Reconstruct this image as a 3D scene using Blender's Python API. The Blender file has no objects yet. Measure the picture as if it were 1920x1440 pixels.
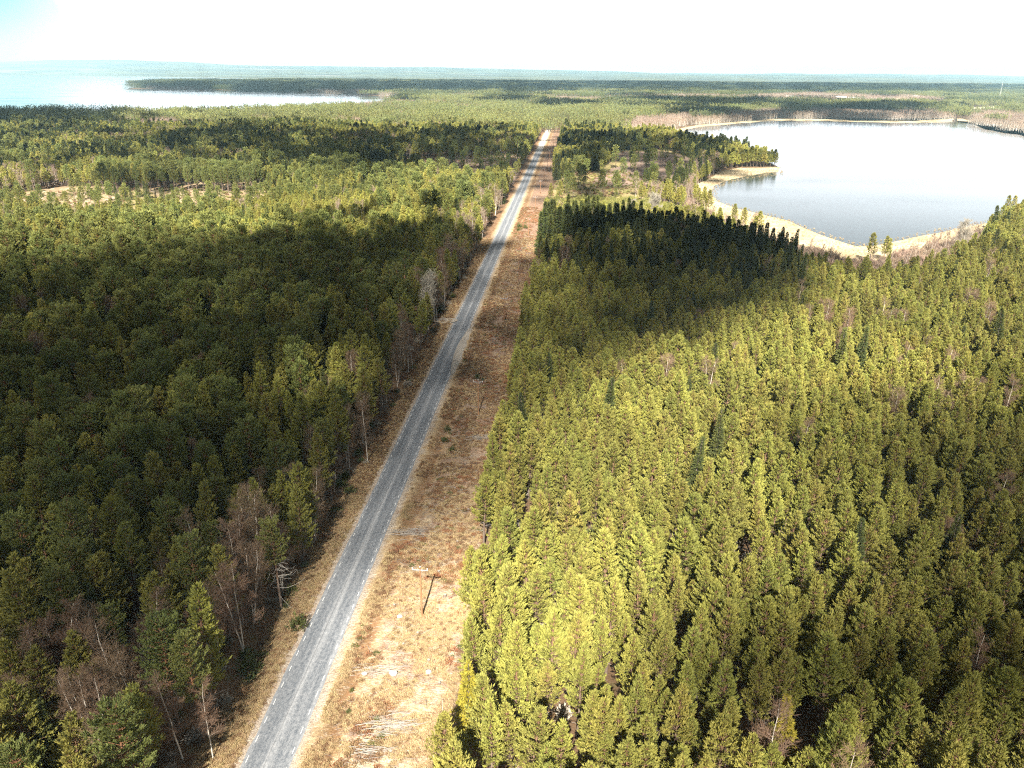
import bpy, math, random
import numpy as np
C = bpy.context.scene.collection
R_ = math.radians
sc = bpy.context.scene
# ------------------------------------------------------------------ camera, light, exposure
FPX, CAMH, ROLL = 1461.0, 75.0, R_(0.45)
PITCH = math.atan(582 / FPX)
cam = bpy.data.cameras.new('camera'); camo = bpy.data.objects.new('camera', cam); C.objects.link(camo)
cam.sensor_width = 36; cam.lens = FPX / 1920 * 36; cam.clip_start = 1; cam.clip_end = 80000
camo.location = (0, 0, CAMH); camo.rotation_euler = (math.pi / 2 - PITCH, 0, 0)
from mathutils import Matrix, Vector
camo.rotation_euler = (camo.rotation_euler.to_matrix() @ Matrix.Rotation(ROLL, 3, 'Z')).to_euler()
sc.camera = camo
SUN_EL = R_(40); SDX, SDY = 0.0840, 0.99647            # ground direction in which shadows fall
SUNV = np.array([-SDX * math.cos(SUN_EL), -SDY * math.cos(SUN_EL), math.sin(SUN_EL)])
w = bpy.data.worlds.new('World'); sc.world = w; w.use_nodes = True
nt = w.node_tree; nt.nodes.clear()
N = nt.nodes.new; LK = nt.links.new
sky = N('ShaderNodeTexSky'); sky.sky_type = 'NISHITA'; sky.sun_disc = False
sky.sun_elevation = SUN_EL; sky.sun_rotation = math.atan2(-SDX, -SDY); sky.altitude = 150; sky.air_density = 1.0; sky.dust_density = 0.4; sky.ozone_density = 3.0
bg = N('ShaderNodeBackground'); bg.inputs[1].default_value = 0.05; ph = N('ShaderNodeVectorMath'); ph.operation = 'DISTANCE'; tcp = N('ShaderNodeTexCoord'); LK(tcp.outputs['Generated'], ph.inputs[0]); ph.inputs[1].default_value = (-0.525, 0.846, 0.075)
pm_ = N('ShaderNodeMapRange'); pm_.interpolation_type = 'SMOOTHSTEP'; LK(ph.outputs['Value'], pm_.inputs[0]); pm_.inputs[1].default_value = .0; pm_.inputs[2].default_value = .10; pm_.inputs[3].default_value = 1; pm_.inputs[4].default_value = 0
tint = N('ShaderNodeMix'); tint.data_type = 'RGBA'; tint.blend_type = 'MULTIPLY'; LK(pm_.outputs[0], tint.inputs[0]); LK(sky.outputs[0], tint.inputs[6]); tint.inputs[7].default_value = (.38, .70, .77, 1); LK(tint.outputs[2], bg.inputs[0])
bg2 = N('ShaderNodeBackground'); bg2.inputs[0].default_value = (.93, .96, 1, 1); bg2.inputs[1].default_value = 0.40
bz = N('ShaderNodeMapRange'); bz.interpolation_type = 'SMOOTHSTEP'; tcz = N('ShaderNodeTexCoord'); sz = N('ShaderNodeSeparateXYZ'); LK(tcz.outputs['Generated'], sz.inputs[0])
LK(sz.outputs[2], bz.inputs[0]); bz.inputs[1].default_value = .05; bz.inputs[2].default_value = .245; bz.inputs[3].default_value = 1.0; bz.inputs[4].default_value = 0.0
by_ = N('ShaderNodeMapRange'); LK(sz.outputs[1], by_.inputs[0]); by_.inputs[1].default_value = 0.0; by_.inputs[2].default_value = .6
bm1 = N('ShaderNodeMath'); bm1.operation = 'MULTIPLY'; LK(bz.outputs[0], bm1.inputs[0]); LK(by_.outputs[0], bm1.inputs[1])
bm2 = N('ShaderNodeMath'); bm2.operation = 'MULTIPLY_ADD'; LK(bm1.outputs[0], bm2.inputs[0]); bm2.inputs[1].default_value = .62; bm2.inputs[2].default_value = .115; LK(bm2.outputs[0], bg2.inputs[1])
tc = N('ShaderNodeTexCoord'); sx = N('ShaderNodeSeparateXYZ'); LK(tc.outputs['Generated'], sx.inputs[0])
mp = N('ShaderNodeMapping'); mp.inputs['Scale'].default_value = (3.0, 3.0, 14.0); LK(tc.outputs['Generated'], mp.inputs[0])
nz = N('ShaderNodeTexNoise'); nz.inputs['Scale'].default_value = 1.3; nz.inputs['Detail'].default_value = 6; LK(mp.outputs[0], nz.inputs[0])
# broken cloud deck, thick towards the horizon, with an open blue patch low in the north-west
el = N('ShaderNodeMapRange'); el.inputs[1].default_value = 0.0; el.inputs[2].default_value = 0.35; el.inputs[3].default_value = 0.62; el.inputs[4].default_value = 0.42; LK(sx.outputs[2], el.inputs[0])
hole = N('ShaderNodeVectorMath'); hole.operation = 'DISTANCE'; hole.inputs[1].default_value = (-0.53, 0.843, 0.075); LK(tc.outputs['Generated'], hole.inputs[0])
hm = N('ShaderNodeMapRange'); hm.inputs[1].default_value = 0.0; hm.inputs[2].default_value = 0.13; hm.inputs[3].default_value = -1.4; hm.inputs[4].default_value = 0; LK(hole.outputs['Value'], hm.inputs[0])
a1 = N('ShaderNodeMath'); a1.operation = 'ADD'; LK(nz.outputs[0], a1.inputs[0]); LK(el.outputs[0], a1.inputs[1])
a2 = N('ShaderNodeMath'); a2.operation = 'ADD'; LK(a1.outputs[0], a2.inputs[0]); LK(hm.outputs[0], a2.inputs[1])
cm = N('ShaderNodeMapRange'); cm.inputs[1].default_value = 0.42; cm.inputs[2].default_value = 0.85; LK(a2.outputs[0], cm.inputs[0])
mx = N('ShaderNodeMixShader'); LK(cm.outputs[0], mx.inputs[0]); LK(bg.outputs[0], mx.inputs[1]); LK(bg2.outputs[0], mx.inputs[2])
wo = N('ShaderNodeOutputWorld'); LK(mx.outputs[0], wo.inputs[0])
sd = bpy.data.lights.new('sun', 'SUN'); sd.energy = 5.0; sd.angle = R_(0.5); sd.color = (1.0, 0.94, 0.83)
so = bpy.data.objects.new('sun', sd); C.objects.link(so); so.location = (0, -50, 300)
so.rotation_euler = Vector(SUNV).to_track_quat('Z', 'Y').to_euler()
sc.view_settings.view_transform = 'Standard'; sc.view_settings.look = 'None'; sc.view_settings.gamma = 1
sc.view_settings.exposure = 2.08
sc.render.engine = 'CYCLES'
cy = sc.cycles; cy.use_denoising = False; cy.use_adaptive_sampling = False; cy.pixel_filter_type = 'BLACKMAN_HARRIS'; cy.filter_width = 1.15; cy.sample_clamp_indirect = 4; cy.max_bounces = 5; cy.diffuse_bounces = 2; cy.glossy_bounces = 2; cy.transmission_bounces = 2; cy.volume_bounces = 0; cy.transparent_max_bounces = 6

# ------------------------------------------------------------------ survey helpers: pixel of the 1920 photo <-> ground
cr_, sr_ = math.cos(ROLL), math.sin(ROLL); cp, sp = math.cos(PITCH), math.sin(PITCH)
def G(px, py, z=0.0):
    px = np.asarray(px, float); py = np.asarray(py, float)
    u = px - 960; v = py - 720
    ur = u * cr_ + v * sr_; vr = -u * sr_ + v * cr_
    t = (CAMH - z) / np.maximum(sp + vr / FPX * cp, 1e-5)
    return ur / FPX * t, t * (cp - vr / FPX * sp)
def P(x, y, z=0.0):
    x = np.asarray(x, float); y = np.asarray(y, float); h = CAMH - z
    dz = y * cp + h * sp; dv = h * cp - y * sp
    dz = np.maximum(dz, 1e-3); ur = x / dz * FPX; vr = dv / dz * FPX
    return 960 + ur * cr_ - vr * sr_, 720 + ur * sr_ + vr * cr_
def road_x(y):
    return -33.0 + 0.07 * y + np.maximum(y - 1240, 0) ** 2 * 0.0012
def inpoly(px, py, poly):
    r = np.zeros(np.shape(px), bool); n = len(poly); j = n - 1
    for i in range(n):
        xi, yi = poly[i]; xj, yj = poly[j]
        if yi != yj:
            c = ((yi > py) != (yj > py)) & (px < (xj - xi) * (py - yi) / (yj - yi) + xi)
            r ^= c
        j = i
    return r
def h2(ix, iy, s):
    a = np.sin(ix * 127.1 + iy * 311.7 + s * 74.7) * 43758.5453
    return a - np.floor(a)
def vnoise(x, y, s=0):
    x = np.asarray(x, float); y = np.asarray(y, float); ix = np.floor(x); iy = np.floor(y); fx = x - ix; fy = y - iy
    fx = fx * fx * (3 - 2 * fx); fy = fy * fy * (3 - 2 * fy)
    return (h2(ix, iy, s) * (1 - fx) + h2(ix + 1, iy, s) * fx) * (1 - fy) + (h2(ix, iy + 1, s) * (1 - fx) + h2(ix + 1, iy + 1, s) * fx) * fy
def fbm(x, y, s=0, o=4):
    r = 0; a = .5
    for i in range(o): r = r + a * vnoise(x * 2 ** i, y * 2 ** i, s + i); a *= .5
    return r / (1 - .5 ** o)

# ------------------------------------------------------------------ materials
def mat(name, rough=0.9, spec=0.2):
    m = bpy.data.materials.new(name); m.use_nodes = True; t = m.node_tree; b = t.nodes['Principled BSDF']
    b.inputs['Roughness'].default_value = rough; b.inputs['Specular IOR Level'].default_value = spec
    return m, t, b
def node(t, k, **kw):
    n = t.nodes.new(k)
    for a, v in kw.items(): setattr(n, a, v)
    return n
def noise(t, vec, scale, detail=4, rough=.55, dist=0):
    n = t.nodes.new('ShaderNodeTexNoise'); n.inputs['Scale'].default_value = scale; n.inputs['Detail'].default_value = detail
    n.inputs['Roughness'].default_value = rough; n.inputs['Distortion'].default_value = dist
    if vec is not None: t.links.new(vec, n.inputs[0])
    return n.outputs[0]
def mapr(t, v, a, b, c=0, d=1):
    n = t.nodes.new('ShaderNodeMapRange'); t.links.new(v, n.inputs[0])
    for i, q in enumerate((a, b, c, d)): n.inputs[i + 1].default_value = q
    return n.outputs[0]
def mixc(t, f, a, b):
    n = t.nodes.new('ShaderNodeMix'); n.data_type = 'RGBA'
    for k, v in ((0, f), (6, a), (7, b)):
        if hasattr(v, 'links') or isinstance(v, bpy.types.NodeSocket): t.links.new(v, n.inputs[k])
        elif k == 0: n.inputs[0].default_value = v
        else: n.inputs[k].default_value = (*v, 1)
    return n.outputs[2]
def mth(t, op, a, b=None):
    n = t.nodes.new('ShaderNodeMath'); n.operation = op
    for i, v in enumerate((a, b)):
        if v is None: continue
        if isinstance(v, bpy.types.NodeSocket): t.links.new(v, n.inputs[i])
        else: n.inputs[i].default_value = v
    return n.outputs[0]
def bump(t, b, h, strength, dist):
    n = t.nodes.new('ShaderNodeBump'); n.inputs['Strength'].default_value = strength; n.inputs['Distance'].default_value = dist
    t.links.new(h, n.inputs['Height']); t.links.new(n.outputs[0], b.inputs['Normal'])
def leafmat(name, c1, c2, c3, rough=.75, sc_=0.5):
    m, t, b = mat(name, rough, .25)
    oi = t.nodes.new('ShaderNodeObjectInfo'); tc = t.nodes.new('ShaderNodeTexCoord')
    f = noise(t, tc.outputs['Object'], sc_, 3)
    c = mixc(t, oi.outputs['Random'], c1, c2)
    c = mixc(t, mapr(t, f, .45, .7), c, c3)
    gp = t.nodes.new('ShaderNodeNewGeometry')
    big = noise(t, gp.outputs['Position'], .018, 3)
    hs = t.nodes.new('ShaderNodeHueSaturation'); t.links.new(c, hs.inputs['Color'])
    t.links.new(mapr(t, big, .3, .7, .72, 1.28), hs.inputs['Value'])
    r2 = mth(t, 'FRACT', mth(t, 'MULTIPLY', oi.outputs['Random'], 17.3))
    t.links.new(mapr(t, r2, 0, 1, .485, .512), hs.inputs['Hue'])
    t.links.new(hs.outputs[0], b.inputs['Base Color'])
    tr = t.nodes.new('ShaderNodeBsdfTranslucent'); t.links.new(hs.outputs[0], tr.inputs[0])
    ms = t.nodes.new('ShaderNodeMixShader'); ms.inputs[0].default_value = .22
    t.links.new(b.outputs[0], ms.inputs[1]); t.links.new(tr.outputs[0], ms.inputs[2])
    t.links.new(ms.outputs[0], t.nodes['Material Output'].inputs[0])
    return m
def barkmat(name, c1, c2, z0=3, z1=9, sc_=3):
    m, t, b = mat(name, .9)
    tc = t.nodes.new('ShaderNodeTexCoord'); s = t.nodes.new('ShaderNodeSeparateXYZ'); t.links.new(tc.outputs['Object'], s.inputs[0])
    c = mixc(t, mapr(t, s.outputs[2], z0, z1), c1, c2)
    c = mixc(t, mapr(t, noise(t, tc.outputs['Object'], sc_, 4), .4, .75, 0, .7), c, tuple(q * .45 for q in c2))
    t.links.new(c, b.inputs['Base Color']); return m
M = {}
M['pine'] = leafmat('pine_needles', (.225, .222, .048), (.300, .278, .060), (.178, .188, .046))
M['oldpine'] = leafmat('old_pine_needles', (.150, .172, .046), (.195, .205, .050), (.118, .140, .044))
M['spruce'] = leafmat('spruce_needles', (.060, .074, .022), (.100, .110, .026), (.050, .064, .022))
M['gold'] = leafmat('yellow_spruce_needles', (.27, .225, .025), (.27, .225, .025), (.20, .185, .03))
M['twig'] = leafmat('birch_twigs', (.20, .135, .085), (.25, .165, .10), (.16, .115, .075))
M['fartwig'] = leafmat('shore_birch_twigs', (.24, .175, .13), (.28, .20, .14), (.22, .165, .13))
M['greytwig'] = leafmat('pale_twigs', (.42, .38, .31), (.36, .31, .25), (.35, .31, .26))
M['sapling'] = leafmat('sapling_needles', (.17, .18, .05), (.24, .225, .06), (.14, .12, .045))
M['far'] = leafmat('far_needles', (.145, .162, .054), (.190, .192, .058), (.110, .130, .05))
M['bark'] = barkmat('pine_bark', (.15, .115, .09), (.19, .105, .06))
M['obark'] = barkmat('old_pine_bark', (.16, .12, .09), (.27, .135, .07))
M['sbark'] = barkmat('spruce_bark', (.13, .10, .08), (.15, .12, .10))
M['birch'] = barkmat('birch_bark', (.55, .51, .46), (.62, .56, .48), 0, 3, 2.2)
M['limb'] = barkmat('birch_limbs', (.36, .29, .24), (.30, .21, .16), 4, 12)
M['dead'] = barkmat('dead_wood', (.30, .27, .24), (.36, .33, .29), 0, 8)
M['heath'] = leafmat('heather', (.22, .13, .07), (.27, .17, .09), (.16, .105, .05))
M['rust'] = leafmat('rusty_heather', (.26, .11, .05), (.30, .14, .06), (.18, .085, .045))
M['straw'] = leafmat('straw_grass', (.56, .43, .24), (.46, .34, .18), (.36, .25, .13))
M['reed'] = leafmat('reed_stalks', (.42, .33, .20), (.36, .28, .16), (.30, .23, .13))
M['shrub'] = leafmat('juniper_needles', (.08, .10, .03), (.12, .13, .035), (.06, .08, .03))

def ground_material():
    m, t, b = mat('ground_soil_and_heath', .95, .1)
    g = t.nodes.new('ShaderNodeNewGeometry'); s = t.nodes.new('ShaderNodeSeparateXYZ'); t.links.new(g.outputs['Position'], s.inputs[0])
    X, Y = s.outputs[0], s.outputs[1]; pos = g.outputs['Position']
    u0 = mth(t, 'ADD', mth(t, 'SUBTRACT', X, mth(t, 'MULTIPLY', Y, .07)), 33.0)
    n1 = noise(t, pos, .35, 4); n2 = noise(t, pos, 1.6, 5, .65); n3 = noise(t, pos, 6.0, 4, .7); n4 = noise(t, pos, .06, 3)
    u = mth(t, 'ADD', u0, mth(t, 'MULTIPLY', mth(t, 'SUBTRACT', n1, .5), 3.4))
    u = mth(t, 'ADD', u, mth(t, 'MULTIPLY', mth(t, 'SUBTRACT', n2, .5), 1.6))
    straw = (.50, .375, .20); gravel = (.48, .42, .35); heath = (.27, .17, .115); rust = (.28, .14, .06); dark = (.10, .06, .035); floor = (.115, .075, .045); pink = (.36, .265, .215); pale = (.62, .56, .46)
    # dry heath of the power-line strip
    st = mixc(t, mapr(t, n4, .42, .58), straw, heath)
    st = mixc(t, mapr(t, n1, .42, .6), st, pink)
    st = mixc(t, mapr(t, n2, .55, .72), st, rust)
    st = mixc(t, mapr(t, noise(t, pos, .9, 5, .7, 1.5), .56, .68), st, straw)
    st = mixc(t, mapr(t, noise(t, pos, .45, 5, .75), .62, .72), st, dark)
    mo = t.nodes.new('ShaderNodeMapping'); mo.inputs['Scale'].default_value = (.35, 1.7, 1); t.links.new(pos, mo.inputs[0])
    st = mixc(t, mapr(t, noise(t, mo.outputs[0], 1.3, 5, .7, .6), .62, .72, 0, .8), st, pale)
    st = mixc(t, mapr(t, noise(t, pos, .22, 5, .7, 1.2), .54, .62, 0, .75), st, (.60, .49, .32))
    mo4 = t.nodes.new('ShaderNodeMapping'); mo4.inputs['Location'].default_value = (37, 11, 0); t.links.new(pos, mo4.inputs[0])
    st = mixc(t, mapr(t, noise(t, mo4.outputs[0], .30, 5, .75, 1.0), .54, .61, 0, .7), st, (.20, .115, .065))
    st = mixc(t, mapr(t, noise(t, mo4.outputs[0], .16, 5, .8, 1.5), .60, .66, 0, .8), st, (.70, .64, .55))
    # far along the strip it turns to brown heather
    heathy = mixc(t, mapr(t, n2, .42, .6), (.20, .105, .075), (.30, .195, .15))
    heathy = mixc(t, mapr(t, n1, .48, .66), heathy, (.34, .235, .13))
    st = mixc(t, mth(t, 'MULTIPLY', mapr(t, Y, 110, 160), mapr(t, n4, .3, .5, .45, .95)), st, heathy)
    st = mixc(t, mth(t, 'MULTIPLY', mapr(t, Y, 70, 135, .7, 0), mapr(t, noise(t, pos, .5, 5, .7, .5), .46, .56)), st, (.62, .50, .31))
    # bright verge, ditch
    r = t.nodes.new('ShaderNodeValToRGB'); t.links.new(mapr(t, u, -12, 24), r.inputs[0])
    def uu(q): return (q + 12) / 36
    stops = [(-9, floor), (-7, (.20, .11, .055)), (-5.4, (.20, .11, .05)), (-4.6, (.40, .27, .14)), (-3.2, gravel), (3.4, gravel), (4.4, (.50, .38, .22)), (5.6, (.24, .15, .07)), (7.2, (.27, .15, .07)), (8.2, straw), (23, straw)]  # outer left verge: its own brown, deepened to imitate tree and cloud shade
    el_ = r.color_ramp.elements
    while len(el_) < len(stops): el_.new(.5)
    for e, (p_, c_) in zip(el_, stops): e.position = uu(p_); e.color = (*c_, 1)
    c = mixc(t, mapr(t, u, 7.4, 9.0), r.outputs[0], st)
    # forest floor
    fl = mixc(t, mapr(t, n2, .4, .65), floor, (.17, .11, .06)); fl = mixc(t, mapr(t, n1, .55, .7), fl, (.10, .10, .04))
    ff = mth(t, 'MAXIMUM', mapr(t, u, 19.5, 21.5), mapr(t, u, -6.8, -8.6))
    ff = mth(t, 'MAXIMUM', ff, mapr(t, Y, 1330, 1345))
    c = mixc(t, ff, c, fl)
    # far country: patchwork of woods and a few clearings
    fo = mixc(t, mapr(t, noise(t, pos, .0011, 5, .6), .42, .60), (.045, .068, .032), (.16, .175, .060))
    mo2 = t.nodes.new('ShaderNodeMapping'); mo2.inputs['Scale'].default_value = (.5, 1.6, 1); t.links.new(pos, mo2.inputs[0])
    fo = mixc(t, mapr(t, noise(t, mo2.outputs[0], .0008, 4, .6), .60, .66), fo, (.30, .25, .17))
    fo = mixc(t, mapr(t, noise(t, mo2.outputs[0], .0021, 4, .6), .60, .68), fo, (.035, .050, .03))
    c = mixc(t, mapr(t, Y, 4200, 5200), c, fo)
    n5 = noise(t, pos, 14.0, 3, .8); mo3 = t.nodes.new('ShaderNodeMapping'); mo3.inputs['Scale'].default_value = (1.0, 4.5, 1); mo3.inputs['Rotation'].default_value = (0, 0, .15); t.links.new(pos, mo3.inputs[0])
    n6 = noise(t, mo3.outputs[0], 1.1, 5, .8, 1.0)
    c = mixc(t, mapr(t, n3, .36, .60, .62, 0), c, dark); c = mixc(t, mapr(t, n5, .40, .55, .35, 0), c, dark); strip = mth(t, 'SUBTRACT', 1.0, ff)
    c = mixc(t, mth(t, 'MULTIPLY', strip, mapr(t, noise(t, pos, 2.6, 6, .8, .8), .54, .62, 0, .7)), c, (.13, .075, .04))
    c = mixc(t, mth(t, 'MULTIPLY', strip, mapr(t, noise(t, pos, .7, 6, .8, .6), .55, .63, 0, .6)), c, (.22, .11, .06))
    c = mixc(t, mth(t, 'MULTIPLY', strip, mapr(t, n6, .54, .66, 0, .55)), c, pale); c = mixc(t, mth(t, 'MULTIPLY', strip, mapr(t, n6, .36, .46, .6, 0)), c, dark)
    t.links.new(c, b.inputs['Base Color'])
    bump(t, b, mth(t, 'ADD', n2, mth(t, 'MULTIPLY', n3, .4)), .8, .25)
    return m
M['ground'] = ground_material()
def patchmat(name, cs, s1, s2, d=None):
    m, t, b = mat(name, .95, .1); g = t.nodes.new('ShaderNodeNewGeometry')
    a = noise(t, g.outputs['Position'], s1, 5, .65, .4); q = noise(t, g.outputs['Position'], s2, 5, .7)
    c = mixc(t, mapr(t, a, .4, .6), cs[0], cs[1]); c = mixc(t, mapr(t, q, .52, .68), c, cs[2])
    t.links.new(c, b.inputs['Base Color']); bump(t, b, q, .7, .3); return m
M['cut'] = patchmat('felled_ground', ((.19, .13, .10), (.26, .19, .15), (.14, .11, .06)), .05, .5)
M['meadow'] = patchmat('dry_meadow', ((.26, .20, .10), (.17, .15, .055), (.36, .28, .16)), .045, .35)
M['sand'] = patchmat('bare_sand', ((.20, .14, .08), (.27, .20, .11), (.58, .50, .40)), .06, .4)
M['gravel'] = patchmat('grey_gravel', ((.30, .27, .24), (.36, .32, .27), (.25, .22, .17)), .4, 2.5)
M['field'] = patchmat('straw_field', ((.66, .58, .45), (.72, .64, .50), (.55, .48, .34)), .01, .05)
M['beach'] = patchmat('reed_beach', ((.50, .42, .27), (.36, .28, .17), (.26, .20, .12)), .05, .6)

def road_material():
    m, t, b = mat('worn_asphalt', .78, .35)
    g = t.nodes.new('ShaderNodeNewGeometry'); s = t.nodes.new('ShaderNodeSeparateXYZ'); t.links.new(g.outputs['Position'], s.inputs[0])
    uvn = t.nodes.new('ShaderNodeUVMap'); uvn.uv_map = 'along'; us = t.nodes.new('ShaderNodeSeparateXYZ'); t.links.new(uvn.outputs[0], us.inputs[0])
    u, v = us.outputs[0], us.outputs[1]            # metres across, metres along
    mo = t.nodes.new('ShaderNodeMapping'); mo.inputs['Scale'].default_value = (2.2, .06, 1); t.links.new(uvn.outputs[0], mo.inputs[0])
    streak = noise(t, mo.outputs[0], 1.0, 5, .6, .3)
    mo2 = t.nodes.new('ShaderNodeMapping'); mo2.inputs['Scale'].default_value = (1.2, .6, 1); t.links.new(uvn.outputs[0], mo2.inputs[0])
    blot = noise(t, mo2.outputs[0], 2.4, 7, .8, .3); fine = noise(t, uvn.outputs[0], 7, 5, .9)
    up = mth(t, 'ADD', u, mth(t, 'MULTIPLY', mth(t, 'SUBTRACT', noise(t, mo.outputs[0], .35, 2), .5), .8))
    cen = mapr(t, mth(t, 'ABSOLUTE', up), .15, .75, 1, 0)                  # pale crown between the wheel tracks
    edge = mapr(t, mth(t, 'ABSOLUTE', up), 2.0, 2.9, 0, 1)
    k = mth(t, 'ADD', mth(t, 'MULTIPLY', cen, .42), mth(t, 'MULTIPLY', edge, .3))
    k = mth(t, 'ADD', k, mth(t, 'MULTIPLY', mth(t, 'SUBTRACT', streak, .5), 1.1))
    k = mth(t, 'ADD', k, mth(t, 'MULTIPLY', mth(t, 'SUBTRACT', blot, .45), 2.3))
    k = mth(t, 'ADD', k, mth(t, 'MULTIPLY', mth(t, 'SUBTRACT', fine, .5), 2.4))
    c = mixc(t, mapr(t, k, -.25, 1.1), (.066, .078, .096), (.34, .345, .355))
    c = mixc(t, mapr(t, mth(t, 'ABSOLUTE', mth(t, 'ADD', mth(t, 'ADD', u, .12), mth(t, 'MULTIPLY', fine, .1))), .0, .07, .6, 0), c, (.05, .05, .055))
    c = mixc(t, mapr(t, s.outputs[1], 820, 900), c, (.62, .58, .52))        # the far end is gravel
    t.links.new(c, b.inputs['Base Color']); bump(t, b, fine, .4, .02); return m
M['road'] = road_material()
def flat(name, c, rough=.7, spec=.3, var=.25, s=4):
    m, t, b = mat(name, rough, spec); tc = t.nodes.new('ShaderNodeTexCoord')
    f = noise(t, tc.outputs['Object'], s, 4)
    t.links.new(mixc(t, mapr(t, f, .35, .7), c, tuple(q * (1 - var) for q in c)), b.inputs['Base Color']); return m
M['paint'] = flat('road_paint', (.66, .66, .64), var=.35, s=9); M['pole'] = flat('pole_wood', (.27, .14, .07), s=2); M['metal'] = flat('galvanised_steel', (.36, .36, .36), .5, .4)
M['porcelain'] = flat('insulator_porcelain', (.78, .78, .76), .3, .5, .1); M['wall_w'] = flat('white_boards', (.80, .78, .74)); M['wall_r'] = flat('red_boards', (.30, .07, .05))
M['roof'] = flat('roof_sheet', (.62, .60, .58)); M['stone'] = flat('boulder_granite', (.44, .42, .39), .9, .2, .4, 2.5); M['mast'] = flat('mast_steel', (.75, .72, .70))
M['glass'] = flat('window_glass', (.05, .06, .07), .15, .5)
def water_material():
    m, t, b = mat('lake_water', .06, .5)
    b.inputs['Base Color'].default_value = (.030, .042, .050, 1); b.inputs['IOR'].default_value = 1.33
    g = t.nodes.new('ShaderNodeNewGeometry')
    mo = t.nodes.new('ShaderNodeMapping'); mo.inputs['Scale'].default_value = (1, 2.2, 1); mo.inputs['Rotation'].default_value = (0, 0, -.25); t.links.new(g.outputs['Position'], mo.inputs[0])
    w1 = noise(t, mo.outputs[0], .9, 4, .6); w2 = noise(t, mo.outputs[0], .006, 3, .5)
    bump(t, b, w1, .22, .06)
    t.links.new(mapr(t, w2, .4, .62, .05, .12), b.inputs['Roughness']); return m
M['water'] = water_material()
def cloudmat():
    m, t, b = mat('cloud_vapour', 1, 0); tc = t.nodes.new('ShaderNodeTexCoord')
    t.links.new(mixc(t, noise(t, tc.outputs['Object'], .01, 3), (.93, .93, .94), (.87, .88, .90)), b.inputs['Base Color']); return m
M['cloud'] = cloudmat()

# ------------------------------------------------------------------ mesh helpers
class MB:
    def __init__(s): s.v = []; s.q = []; s.t = []; s.qm = []; s.tm = []; s.n = 0
    def add(s, V, Q=None, T=None, m=0):
        V = np.asarray(V, float).reshape(-1, 3)
        if Q is not None and len(Q): Q = np.asarray(Q, int); s.q.append(Q + s.n); s.qm.append(np.full(len(Q), m))
        if T is not None and len(T): T = np.asarray(T, int); s.t.append(T + s.n); s.tm.append(np.full(len(T), m))
        s.v.append(V); s.n += len(V)
    def mesh(s, name, mats):
        me = bpy.data.meshes.new(name); V = np.concatenate(s.v) if s.v else np.zeros((0, 3))
        Q = np.concatenate(s.q) if s.q else np.zeros((0, 4), int); T = np.concatenate(s.t) if s.t else np.zeros((0, 3), int)
        mi = np.concatenate(s.qm + s.tm) if (s.qm or s.tm) else np.zeros(0, int)
        me.vertices.add(len(V)); me.vertices.foreach_set('co', V.astype(np.float32).ravel())
        me.loops.add(Q.size + T.size); me.loops.foreach_set('vertex_index', np.concatenate([Q.ravel(), T.ravel()]).astype(np.int32))
        me.polygons.add(len(Q) + len(T))
        st = np.concatenate([np.arange(len(Q)) * 4, Q.size + np.arange(len(T)) * 3]); me.polygons.foreach_set('loop_start', st.astype(np.int32))
        me.polygons.foreach_set('material_index', mi.astype(np.int32))
        for m in mats: me.materials.append(M[m])
        me.update(calc_edges=True); return me
    def copy_in(s, o, off=(0, 0, 0), rz=0, k=1, mshift=0):
        V = np.concatenate(o.v); c, n = math.cos(rz), math.sin(rz)
        V = V @ np.array([[c, n, 0], [-n, c, 0], [0, 0, 1]]) * k + np.array(off)
        b = s.n; s.v.append(V); s.n += len(V)
        for q, m in zip(o.q, o.qm): s.q.append(q + b); s.qm.append(m + mshift)
        for q, m in zip(o.t, o.tm): s.t.append(q + b); s.tm.append(m + mshift)
def link(name, me, parent=None, **props):
    o = bpy.data.objects.new(name, me); C.objects.link(o)
    if parent is not None: o.parent = parent
    for k, v in props.items(): o[k] = v
    return o
def unit(a): return a / np.maximum(np.linalg.norm(a, axis=-1, keepdims=True), 1e-9)
def leaves(mb, Pt, D, L, W, rng, n=2, m=0):
    """pointed leaf-like quads from points Pt along directions D"""
    Pt = np.repeat(Pt, n, 0); D = np.repeat(D, n, 0); k = len(Pt)
    L = np.repeat(np.broadcast_to(L, (k // n,)), n) * rng.uniform(.75, 1.25, k); W = np.repeat(np.broadcast_to(W, (k // n,)), n) * rng.uniform(.8, 1.2, k)
    D = unit(D + rng.normal(0, .28, (k, 3))); S = unit(np.cross(D, rng.normal(0, 1, (k, 3))))
    mid = Pt + D * (L * .45)[:, None]
    V = np.stack([Pt, mid + S * (W / 2)[:, None], Pt + D * L[:, None], mid - S * (W / 2)[:, None]], 1).reshape(-1, 3)
    mb.add(V, Q=np.arange(k * 4).reshape(-1, 4), m=m)
def tube(mb, pts, rad, sides=6, m=0):
    pts = np.asarray(pts, float); n = len(pts); rad = np.broadcast_to(rad, (n,))
    d = np.gradient(pts, axis=0); d = unit(d); a = np.where(np.abs(d[:, 2:3]) > .9, [[1, 0, 0]], [[0, 0, 1]])
    s1 = unit(np.cross(d, a)); s2 = np.cross(d, s1); th = np.arange(sides) / sides * 2 * math.pi
    V = (pts[:, None] + (s1[:, None] * np.cos(th)[None, :, None] + s2[:, None] * np.sin(th)[None, :, None]) * rad[:, None, None]).reshape(-1, 3)
    Q = []
    for i in range(n - 1):
        for j in range(sides): k = (j + 1) % sides; Q.append((i * sides + j, i * sides + k, (i + 1) * sides + k, (i + 1) * sides + j))
    mb.add(V, Q=Q, m=m)
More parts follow.
